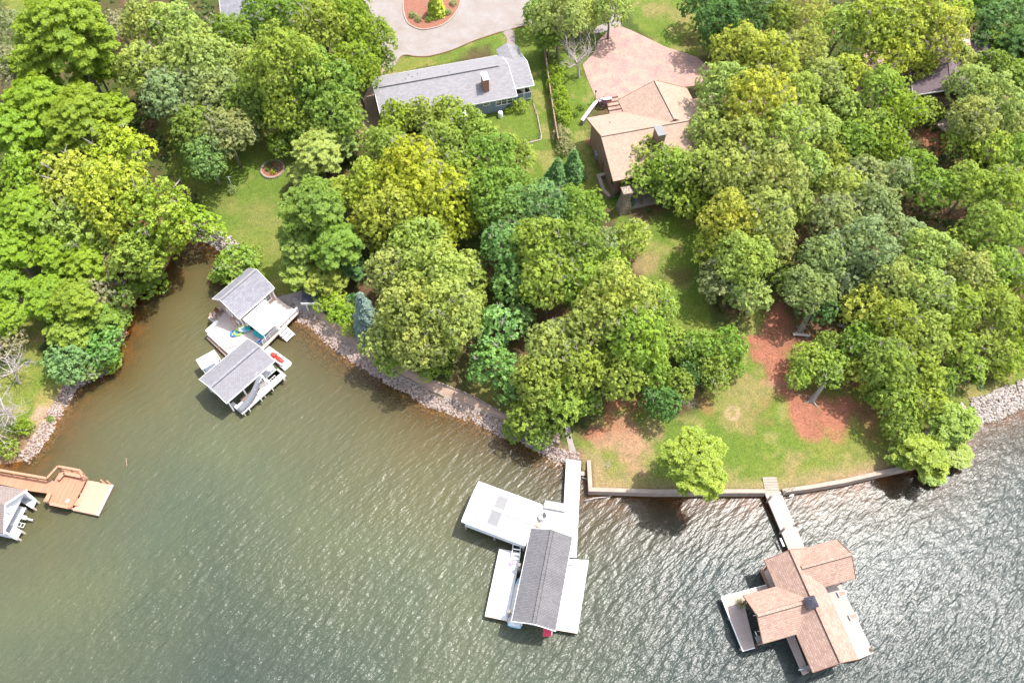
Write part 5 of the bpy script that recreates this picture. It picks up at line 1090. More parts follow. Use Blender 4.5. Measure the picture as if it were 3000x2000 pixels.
# ============ orange pier at the left ============
zd = 1.15; fp = frame_px((0, 1417.7), (139.3, 1443.6), zd); OP = loc_root(fp, 'orange_pier', 'orange brown wooden pier with railings and benches at the left edge', 'pier')
def pp_(pts, z=zd): return fp.poly(pts, z)
m = MB(); m.prism(pp_([(-120, 1362), (0, 1385), (157, 1411), (180, 1373), (246, 1385), (252, 1404), (211, 1482), (204, 1489), (126, 1468), (139, 1444), (89, 1437), (0, 1418), (-120, 1395)]), zd - .22, zd); m.build('deck_boards', M['pier_wood'], OP)
R_ = lambda px, py, z=zd: (*fp.lp(px, py, z), z)
rail(OP, [R_(-120, 1362), R_(0, 1383), R_(80, 1397), R_(148, 1409)], .95, 1.7, 'pier_trim', mid=0, cap=.28)
rail(OP, [R_(148, 1409), R_(180, 1374)], .95, 1.2, 'pier_trim', mid=0, cap=.24, balus=.16); rail(OP, [R_(181, 1374), R_(245, 1386)], .95, 1.2, 'pier_trim', mid=0, cap=.26, balus=.2); rail(OP, [R_(246, 1387), R_(252, 1404)], .95, 1.2, 'pier_trim', mid=0, cap=.24)
def bench_run(name, lab, pts, w_=.45, h=.45, back=True):
    o = at(*pts[0], zd); r_ = thing(name, lab, 'bench', o)
    for a, b in zip(pts, pts[1:]):
        A_ = at(*a, zd) - o; B_ = at(*b, zd) - o; z = Vector((0, 0, h)); m = MB(); m.bar(A_ + z, B_ + z, w_, .06); m.build('seat', M['pier_trim'], r_)
        n = max(1, int((B_ - A_).length / 1.2))
        for k in range(n + 1): q = A_.lerp(B_, .05 + .9 * k / n); m = MB(); m.box(q.x - .05, q.x + .05, q.y - .15, q.y + .15, 0, h - .03); m.build('leg', M['pier_trim'], r_)
    return r_
bench_run('pier_bench', 'L-shaped orange wooden bench inside the pier rail', [(176, 1407), (192, 1388), (243, 1399)]); bench_run('pier_bench', 'short orange wooden bench on the lower pier corner', [(141, 1472), (152, 1448)]); bench_run('pier_bench', 'long low orange bench along the lower pier edge', [(150, 1477), (203, 1488)], .35, .3)
piles(OP, pp_([(20, 1392), (60, 1428), (90, 1404), (132, 1463), (150, 1408), (186, 1378), (242, 1390), (205, 1484), (168, 1474), (228, 1440)]), zd - .2)
zf = .55; q = fp.poly([(257, 1406), (330, 1419.5), (285.7, 1508.8), (214, 1493.6)], zf); r_ = loc_root(fp, 'swim_float', 'pale orange floating swim platform at the end of the orange pier', 'float'); m = MB(); m.prism(q, zf - .4, zf); m.build('float_deck', M['float_wood'], r_)
a = Vector((*q[1], zf - .02)); b = Vector((*q[2], zf - .02)); m = MB(); m.bar(a, b, .18, .14); m.build('white_bumper', M['white_paint'], r_)
m = MB(); 
for px, py in ((301, 1413), (319, 1416)): x, y = fp.lp(px, py, zf); MB().tube([(x, y + .1, -2), (x, y + .1, 1.2)], .08, 8).build('piling', M['pier_trim'], r_)
o = at(196, 1465, zd); b = at(217, 1482, .6) - o; r_ = thing('gangway', 'grey metal gangway plank joining the pier to the float', 'gangway', o); m = MB(); m.bar((0, 0, .12), b + Vector((0, 0, .12)), .5, .06); m.build('ramp', M['grey_metal'], r_); m = MB(); m.bar(b * .6 + Vector((.3, .3, .1)), b * 1.3 + Vector((.5, .6, .05)), .9, .05); m.build('landing_mat', M['pier_trim'], r_)
# white gabled boathouse at the left edge
ze = 3.4; zd2 = .95; ea = at(78.6, 1434.6, ze); eb = at(11.6, 1562, ze); fh = Frame(eb, ea - eb); WB = loc_root(fh, 'white_boathouse', 'white gabled boathouse with brownish grey roof at the left picture edge', 'boathouse')
Lw = (ea - eb).length; D_ = 13; zr = ze + 2.3
gable(fh, WB, -.0, D_, 0, Lw, ze, zr, 'purple_shingle', along='v', trim='white_paint') if False else None
m = MB()
for a, b in ((0, Lw / 2), (Lw, Lw / 2)): m.slab([(a, 0, ze), (a, D_, ze), (b, D_, zr), (b, 0, zr)], .14)
rf = m.build('roof', mat_shingle('brown_grey_shingle', ((.34, .27, .24), (.27, .22, .20)), .34, .17, 1, .02, st=.2), WB)
m = MB(); m.bar((0, -.02, ze - .06), (Lw / 2, -.02, zr - .06), .06, .22); m.bar((Lw, -.02, ze - .06), (Lw / 2, -.02, zr - .06), .06, .22); m.build('fascia', M['white_paint'], rf)
m = MB(); m.bm.faces.new([m.bm.verts.new(p) for p in ((.1, .35, ze - .5), (Lw - .1, .35, ze - .5), (Lw - .1, .35, ze - .1), (Lw / 2, .35, zr - .2), (.1, .35, ze - .1))]); go = m.build('gable_wall', M['white_siding'], WB); so = go.modifiers.new('th', 'SOLIDIFY'); so.thickness = .08
window(WB, (Lw / 2 - .1, .34, ze + .65), (1, 0), .6, .5, 2, out=(0, -1))
for x in (.3, Lw - .3):
    m = MB(); m.box(x - .1, x + .1, .3, .5, -2, ze - .1); m.build('post', M['white_paint'], WB)
    m = MB(); m.box(x - .05, x + .05, .5, D_ - .5, zd2, ze - .1); m.build('side_wall', M['white_siding'], WB)
for pts in ([(107, 1463), (94.6, 1489), (52, 1464), (60, 1430), (76, 1437)], [(62.5, 1552.5), (48, 1579), (0, 1568), (-60, 1560), (-40, 1540), (24, 1530)]): m = MB(); m.prism(fh.poly(pts, zd2), zd2 - .2, zd2); m.build('side_deck', M['white_deck'], WB)
piles(WB, fh.poly([(103, 1464), (94, 1485), (60, 1554), (48, 1574)], zd2), zd2 - .2)
# moored boat with outboard
c = at(46, 1512, .8); BT = thing('outboard_boat', 'white pontoon boat with an outboard motor inside the left white boathouse', 'boat', (c.x, c.y, 0), fh.a)
m = MB()
for s in (-1.0, 1.0): m.tube([(s, -.5, .35), (s, 6, .35)], .28, 12)
m.build('pontoons', M['grey_metal'], BT); m = MB(); m.box(-1.25, 1.25, -.6, 5.5, .6, .72); m.build('deck', M['off_white'], BT); m = MB(); m.box(-1.2, 1.2, -.45, .25, .72, 1.15); m.build('rear_seat', M['white_paint'], BT, .06); m = MB(); m.box(-1.2, 1.2, .3, .7, .72, .95); m.build('sun_pad', M['tan_plastic'], BT)
m = MB(); m.loft([[(x * s, y + .0, z) for x, y, z in ((-.2, -.9, .7), (.2, -.9, .7), (.24, -1.4, .75), (-.24, -1.4, .75))] for s in (1,)] + [[(x, y, z) for x, y, z in ((-.22, -.85, 1.15), (.22, -.85, 1.15), (.2, -1.5, 1.25), (-.2, -1.5, 1.25))]], smooth=False); mo = m.build('outboard_motor', M['white_paint'], BT, .04); m = MB(); m.bar((0, -1.3, .75), (0, -1.9, .35), .14, .3); m.build('drive_leg', M['white_paint'], mo)
m = MB()
for x in (-1.0, -.55): m.bar((x, -.6, .5), (x, -1.35, .45), .05)
for y in (-.9, -1.3): m.bar((-1.0, y, .47), (-.55, y, .47), .05)
m.build('boarding_ladder', M['white_metal'], BT)

# ------------------------------------------------------------------ trees
def unit(a): return a / (np.linalg.norm(a, axis=-1, keepdims=True) + 1e-9)
def leaf_quads(r, P, N, k, L, Wd, up0=-.25, up1=.85, tint=None):
    """k leaves radiating from every tuft P with outward direction N; returns verts, quads, tint"""
    T = len(P); P = np.repeat(P, k, 0); N = np.repeat(N, k, 0); n = len(P)
    u = unit(np.cross(N, r.randn(n, 3))); a = r.uniform(up0, up1, (n, 1))
    d = unit(u * np.cos(a) + N * np.sin(a) + r.randn(n, 3) * .12)
    side = unit(np.cross(d, N + r.randn(n, 3) * .35)); l = r.uniform(.6, 1.15, (n, 1)) * L; w = r.uniform(.7, 1.2, (n, 1)) * Wd / 2
    b = P + d * l * .12; m = P + d * l * .6 + N * .02; t = P + d * l - np.array([0, 0, 1]) * l * .18
    VV = np.stack([b, m + side * w, t, m - side * w], 1).reshape(-1, 3)
    FF = np.arange(n * 4).reshape(n, 4)
    tn = np.repeat(tint, k, 0); lf = np.clip(tn + r.uniform(-.18, .18, tn.shape), 0, 1)
    return VV, FF, lf, N * .8 + np.cross(d, side) * np.sign((np.cross(d, side) * N).sum(1, keepdims=True)) * .55
def hull_r(r, th, lob):
    s = 1.0
    for k, a, p in lob: s = s + a * np.sin(k * th + p)
    return s
def crown_oak(seed, R, Hc, lobe=(1.0, 1.7), tuft=.30, k=13, L=.36, Wd=.17, gap=1.0, flat=.75, droop=0):
    """lobed broadleaf crown: lobes on an uneven dome, tufts on the lobes, leaves on the tufts"""
    r = np.random.RandomState(seed); lob = [(2, .12, r.rand() * 6), (3, .11, r.rand() * 6), (5, .09, r.rand() * 6), (8, .05, r.rand() * 6)]
    C = []; Rl = []; tries = 0
    while tries < 2600:
        tries += 1; th = r.rand() * 2 * math.pi; cz = r.uniform(-.45, 1); sh = r.uniform(.80, .98) if r.rand() < .8 else r.uniform(.35, .75)
        s = math.sqrt(1 - cz * cz) if cz > 0 else 1 - .28 * cz * cz
        hr = hull_r(r, th, lob); rl = r.uniform(*lobe) * (.8 if cz < 0 else 1)
        top = 1 + .13 * math.sin(3 * th + lob[0][2]) + .09 * r.randn()
        p = np.array([math.cos(th) * s * hr * (R - rl * .6) * sh, math.sin(th) * s * hr * (R - rl * .6) * sh, cz * (Hc - rl * .5) * sh * top])
        if C:
            d = np.linalg.norm((np.array(C) - p), axis=1)
            if (d < gap * .61 * (np.array(Rl) + rl)).any(): continue
        C.append(p); Rl.append(rl)
    C = np.array(C); Rl = np.array(Rl)
    PT = []; NT_ = []; TI = []
    for c, rl in zip(C, Rl):
        n = int(2.1 * (rl / tuft) ** 2 * .95); d = unit(r.randn(n * 2, 3)); d = d[d[:, 2] > -.35][:n]
        out = unit(c[None] / np.array([R, R, Hc])) ; keep = (d @ out[0]) > -.55; d = d[keep]
        ll = [(2, .12, r.rand() * 6), (3, .10, r.rand() * 6)]; th = np.arctan2(d[:, 1], d[:, 0]); rr = rl * (1 + sum(a * np.sin(kk * th + p) for kk, a, p in ll)) * r.uniform(.80, 1.06, len(d))
        p = c + d * rr[:, None] * np.array([1, 1, flat]); p[:, 2] -= droop * (np.hypot(p[:, 0], p[:, 1]) / R) ** 2
        PT.append(p); NT_.append(unit(d + np.array([0, 0, .35])))
        lobe_t = r.rand(); young = max(0, r.rand() - .45) * 1.4
        t = np.stack([np.clip(.5 * lobe_t + .5 * r.rand(len(d)), 0, 1), np.clip(young + r.uniform(-.25, .3, len(d)), 0, 1)], 1); TI.append(t)
    P = np.concatenate(PT); N = np.concatenate(NT_); T = np.concatenate(TI)
    return leaf_quads(r, P, N, k, L, Wd, tint=T) + (C,)
def crown_spray(seed, R, Hc, k=20, L=.32, Wd=.09, n_br=70, layers=True):
    """feathery layered crown: flat sprays of fine foliage along spreading branches"""
    r = np.random.RandomState(seed); PT = []; NN = []; TI = []; C = []
    lob = [(2, .10, r.rand() * 6), (3, .10, r.rand() * 6), (5, .08, r.rand() * 6)]
    for i in range(n_br):
        th = i * 2.399 + r.uniform(-.3, .3); cz = (i + .5) / n_br
        z = (-.25 + 1.2 * cz) * Hc; Lb = R * math.sqrt(max(.03, 1 - max(0, (z / Hc)) ** 2)) * hull_r(r, th, lob) * r.uniform(.8, 1.0)
        rise = r.uniform(-.05, .22); n = int(Lb * 10); s = np.sqrt(r.uniform(.04, 1, n)) * Lb; w = .11 * Lb + .28
        off = r.uniform(-1, 1, n) * w * (.35 + .65 * np.sin(np.pi * np.clip(s / Lb, 0, 1)) ** .5)
        x = math.cos(th) * s - math.sin(th) * off; y = math.sin(th) * s + math.cos(th) * off
        zz = z + rise * s - .09 * off ** 2 - .012 * s ** 2 + r.uniform(-.1, .1, n)
        PT.append(np.stack([x, y, zz], 1)); NN.append(unit(np.stack([np.full(n, math.cos(th) * .35), np.full(n, math.sin(th) * .35), np.ones(n)], 1) + r.randn(n, 3) * .38))
        b = r.rand(); TI.append(np.stack([np.clip(.5 * b + .5 * r.rand(n), 0, 1), np.clip(r.uniform(-.3, .5) + r.uniform(-.2, .2, n), 0, 1)], 1)); C.append([math.cos(th) * Lb * .8, math.sin(th) * Lb * .8, z + rise * Lb * .8])
    P = np.concatenate(PT); N = np.concatenate(NN); T = np.concatenate(TI)
    return leaf_quads(r, P, N, k, L, Wd, -.15, .4, T) + (np.array(C),)
def crown_conifer(seed, R, Hc, k=7, L=.42, Wd=.12, whorls=15):
    r = np.random.RandomState(seed); PT = []; NN = []; TI = []; C = []
    for w in range(whorls):
        f = w / (whorls - 1); z = f * Hc; Lb0 = R * (1 - f) ** .85 + .18; nb = int(7 + 7 * (1 - f))
        for b in range(nb):
            th = b * 2 * math.pi / nb + w * .7 + r.uniform(-.15, .15); Lb = Lb0 * r.uniform(.82, 1.1); n = max(4, int(Lb * 14)); s = r.uniform(.05, 1, n) * Lb
            off = r.uniform(-1, 1, n) * (.30 * Lb + .1) * (1 - s / Lb * .7)
            x = math.cos(th) * s - math.sin(th) * off; y = math.sin(th) * s + math.cos(th) * off; zz = z - .30 * s + .10 * s ** 2 / max(Lb, .4) + r.uniform(-.06, .06, n)
            PT.append(np.stack([x, y, zz], 1)); NN.append(unit(np.stack([np.full(n, math.cos(th) * .6), np.full(n, math.sin(th) * .6), np.ones(n)], 1)))
            TI.append(np.stack([np.clip(r.rand() * .5 + .5 * r.rand(n), 0, 1), np.zeros(n)], 1)); C.append([0, 0, z])
    P = np.concatenate(PT); N = np.concatenate(NN); T = np.concatenate(TI)
    return leaf_quads(r, P, N, k, L, Wd, -.3, .5, T) + (np.array(C),)
def crown_mesh(name, data, mat='leaf', zoff=0):
    VV, FF, tn, LN, C = data; VV = VV + np.array([0, 0, zoff])
    tint = np.concatenate([tn, np.zeros((len(tn), 1)), np.ones((len(tn), 1))], 1)
    o = np_mesh(name, VV, FF, M[mat], attrs=[('tint', 'FLOAT_COLOR', 'FACE', tint), ('lobe_normal', 'FLOAT_VECTOR', 'FACE', LN)])
    me = o.data; bpy.data.objects.remove(o); return me
def trunk_mesh(seed, R, Hc, zc, C, rt=.3, mat='bark', limbs=9, twigs=26):
    r = random.Random(seed); mb = MB(); lean = (r.uniform(-.5, .5), r.uniform(-.5, .5))
    fork = zc - Hc * .15
    pts = [(0, 0, -.5), (lean[0] * .1, lean[1] * .1, fork * .35), (lean[0] * .5, lean[1] * .5, fork * .7), (lean[0], lean[1], fork), (lean[0] * 1.1, lean[1] * 1.1, zc + Hc * .45)]
    mb.tube(pts, [rt * 1.35, rt, rt * .85, rt * .7, rt * .2], 8)
    idx = list(range(len(C))); r.shuffle(idx)
    for q, i in enumerate(idx[:limbs + twigs]):
        c = Vector(C[i]) + Vector((0, 0, zc)); f = r.uniform(.55, 1.0); s = Vector((lean[0] * f, lean[1] * f, fork * f))
        big = q < limbs; e = s.lerp(c, .92 if big else 1.02); mid = s.lerp(e, .5) + Vector((r.uniform(-.4, .4), r.uniform(-.4, .4), r.uniform(-.6, .1)))
        if big: mb.tube([s, mid, e], [rt * .45, rt * .28, rt * .08], 6, False)
        else:
            s2 = s.lerp(c, .6); mb.tube([s2, s2.lerp(e, .6) + Vector((r.uniform(-.2, .2), r.uniform(-.2, .2), .1)), e], [rt * .14, rt * .1, rt * .04], 4, False)
    o = mb.build('trunk', M[mat]); me = o.data; bpy.data.objects.remove(o); return me
TWIGS = {}
def PROTO_TWIGS(kind, size, var):
    key = (kind, size, var)
    if key not in TWIGS:
        R, zc, cm, tm, Hc = PROTO[key]; r = random.Random(ord(size) + var * 5 + len(kind)); mb = MB()
        for q in range({'s': 3, 'm': 6, 'l': 9}[size]):
            th = r.uniform(0, 6.28); el = r.uniform(.15, 1.3); d = Vector((math.cos(th) * math.cos(el), math.sin(th) * math.cos(el), math.sin(el))); a = Vector((d.x * R * .62, d.y * R * .62, zc + d.z * Hc * .62))
            e = Vector((d.x * R * 1.0, d.y * R * 1.0, zc + d.z * Hc * 1.06)); w = Vector((r.uniform(-.5, .5), r.uniform(-.5, .5), r.uniform(-.2, .3))); m = a.lerp(e, .55) + w * .4
            mb.tube([a, m, e], [.075, .055, .02], 5, False)
            for _ in range(4):
                s = m.lerp(e, r.uniform(0, .7)); f = s + (e - m).normalized() * r.uniform(.4, .9) + Vector((r.uniform(-.6, .6), r.uniform(-.6, .6), r.uniform(-.1, .4))); mb.tube([s, s.lerp(f, .5) + Vector((0, 0, .05)), f], [.04, .03, .012], 4, False)
        o = mb.build('bare_twigs', M['deadwood']); TWIGS[key] = o.data; bpy.data.objects.remove(o)
    return TWIGS[key]
PROTO = {}
def proto(kind, size, var):
    """mesh data of one crown and its trunk, made once and shared"""
    key = (kind, size, var)
    if key in PROTO: return PROTO[key]
    R = {'s': 2.6, 'm': 4.3, 'l': 6.3}[size]; seed = {'oak': 10, 'broad': 30, 'spray': 50, 'olive': 70}[kind] + {'s': 0, 'm': 5, 'l': 10}[size] + var * 101
    Hc = R * .72 + .6; zc = {'s': 3.8, 'm': 7.6, 'l': 11.2}[size]
    if kind == 'oak': d = crown_oak(seed, R, Hc, (.5, 1.25) if size == 's' else (.6, 1.75), .27, 17, .28, .13)
    elif kind == 'olive': d = crown_oak(seed, R, Hc, (.4, 1.0) if size == 's' else (.5, 1.3), .27, 15, .27, .10, gap=1.1, flat=.85)
    elif kind == 'broad': d = crown_oak(seed, R, Hc, (.5, 1.1) if size == 's' else (.6, 1.5), .34, 11, .36, .25, gap=1.0, droop=.5)
    else: d = crown_spray(seed, R, Hc, n_br={'s': 50, 'm': 95, 'l': 150}[size])
    cm = crown_mesh('crown', d, zoff=zc); tm = trunk_mesh(seed, R, Hc, zc, d[3], {'s': .11, 'm': .22, 'l': .34}[size], 'bark_pale' if var == 1 else 'bark', limbs={'s': 5, 'm': 8, 'l': 11}[size], twigs={'s': 6, 'm': 16, 'l': 26}[size])
    PROTO[key] = (R, zc, cm, tm, Hc); return PROTO[key]
# leaf colours (linear albedo) and the words that go with them
LC = {'lime': ((.27, .39, .035), 'bright lime green'), 'yel': ((.40, .49, .05), 'yellow green'), 'olive': ((.37, .46, .12), 'pale olive green'),
      'mid': ((.23, .35, .055), 'mid green'), 'blue': ((.21, .38, .115), 'bluish green'), 'dark': ((.12, .24, .065), 'dark green'),
      'grey': ((.30, .38, .16), 'greyish green'), 'gold': ((.42, .49, .075), 'golden green'), 'fresh': ((.31, .42, .07), 'fresh green'), 'brownish': ((.36, .36, .20), 'dull brownish green'),
      'spruce': ((.20, .28, .25), 'silvery blue'), 'plum': ((.12, .06, .09), 'dark purple')}
LANDMARKS = []      # (phrase, world point) filled in below, used to say which tree is meant
def lm(phrase, vx, vy): LANDMARKS.append((phrase, gat(vx * VK, vy * VK)))
for a in (('the grey ranch house', 1040, 190), ('the tan-roofed house', 1450, 300), ('the stone-ringed flower bed', 627, 388), ('the head of the cove', 480, 580), ('the grey-roofed cottage', 560, 690),
          ('the orange pier', 130, 1130), ('the pink paved drive', 1450, 150), ('the gravel drive', 1080, 60), ('the shore path', 1000, 900), ('the white walkway', 1315, 1090),
          ('the purple-roofed house', 2160, 190), ('the red bare patch', 1800, 850), ('the shaded middle lawn', 1530, 620), ('the tan boathouse walkway', 1790, 1120), ('the right riprap', 2300, 930), ('the left bank clearing', 110, 890),
          ('the long wooden fence', 1270, 240), ('the narrow side lawn', 1230, 380), ('the mowed side lawn', 640, 560), ('the top left lawn', 90, 60)): lm(*a)
USED = {}
SIZEW = {'s': 'small', 'm': 'medium', 'l': 'large'}
KINDW = {'oak': 'lobed oak', 'broad': 'broad-leaved tree', 'spray': 'feathery tree', 'olive': 'fine-leaved tree'}
TREES = []
def land_near(x, y, rmax):
    """nearest firm ground to a point over the water"""
    if H(x, y) > .45: return (x, y)
    r = .6
    while r <= rmax:
        for k in range(24):
            t = k * math.pi / 12 + .1
            if H(x + r * math.cos(t), y + r * math.sin(t)) > .5: return (x + r * math.cos(t), y + r * math.sin(t))
        r += .5
    return None
def tree(vx, vy, rv, col, kind='oak', h=1.0, var=None, label=None, squash=1.0):
    """crown centre at (vx,vy), crown radius rv in survey units; bank trees lean out over the water"""
    px, py = vx * VK, vy * VK; i = len(TREES); rnd = random.Random(i * 7 + 3); var = i % 2 if var is None else var
    z0 = 2.0; rm = rv * VK * 115 / FPX; size = 's'; zc = 4; base = None
    for it in range(40):
        size = 's' if rm < 3.3 else ('m' if rm < 5.3 else 'l'); R, zc0, cm, tm, Hc = proto(kind, size, var)
        s = rm / R * .98; zc = zc0 * s * h + Hc * s * .18; p = at(px, py, z0 + zc); rm = rv * VK * depth_of(p) / FPX
        base = land_near(p.x, p.y, .55 * zc); z0 = max(H(*(base or (p.x, p.y))), .1)
        if it > 5:
            if base or h < .35: break
            h *= .95
    base = base or (p.x, p.y)
    TREES.append((Vector((base[0], base[1], z0)), px, py, col, kind, size, label))
    root = thing('oak_tree' if kind == 'oak' else 'tree', 'x', 'tree', (base[0], base[1], z0), 0, 'trees around the lake houses')
    lean = Matrix.Identity(4); lean[0][2] = (p.x - base[0]) / zc; lean[1][2] = (p.y - base[1]) / zc
    lean = lean @ Matrix.Rotation(rnd.uniform(0, 6.28), 4, 'Z') @ Matrix.Diagonal((s * squash, s, s * h, 1))
    for nm, me in (('crown', cm), ('trunk', tm)) + ((('bare_twigs', PROTO_TWIGS(kind, size, var)),) if kind != 'spray' and i % 2 == 0 else ()):
        o = bpy.data.objects.new(nm, me); COL.objects.link(o); o.parent = root; o.matrix_parent_inverse = lean
        c = LC[col][0]; j = [rnd.uniform(.92, 1.08), rnd.uniform(.94, 1.06), rnd.uniform(.85, 1.2)]
        o.color = (c[0] * j[0], c[1] * j[1], c[2] * j[2], 1)
        if nm == 'bare_twigs': o['kind'] = 'stuff'
    TREES[-1] = TREES[-1] + (root,)
    return root
def name_trees():
    ords = ['nearest', 'second nearest', 'third nearest', 'fourth nearest', 'fifth nearest', 'sixth nearest', 'seventh nearest', 'eighth nearest', 'ninth nearest', 'tenth nearest', 'eleventh nearest', 'twelfth nearest']
    groups = {}
    for t in TREES:
        if t[6]: t[7]['label'] = t[6]; continue
        ph, q = min(LANDMARKS, key=lambda L_: (L_[1] - t[0]).length); groups.setdefault((LC[t[3]][1], ph), []).append(((q - t[0]).length, t, q))
    for (cw, ph), L_ in groups.items():
        L_.sort(key=lambda e: e[0])
        for k, (d, t, q) in enumerate(L_):
            dx, dy = t[0].x - q.x, t[0].y - q.y; side = ('right of' if dx > 0 else 'left of') if abs(dx) > abs(dy) else ('behind' if dy > 0 else 'in front of')
            lb = f"{SIZEW[t[5]]} {cw} {KINDW[t[4]]} {side} {ph}"
            if len(L_) > 1: lb += f", {ords[min(k, 11)]}"
            t[7]['label'] = lb
T = tree
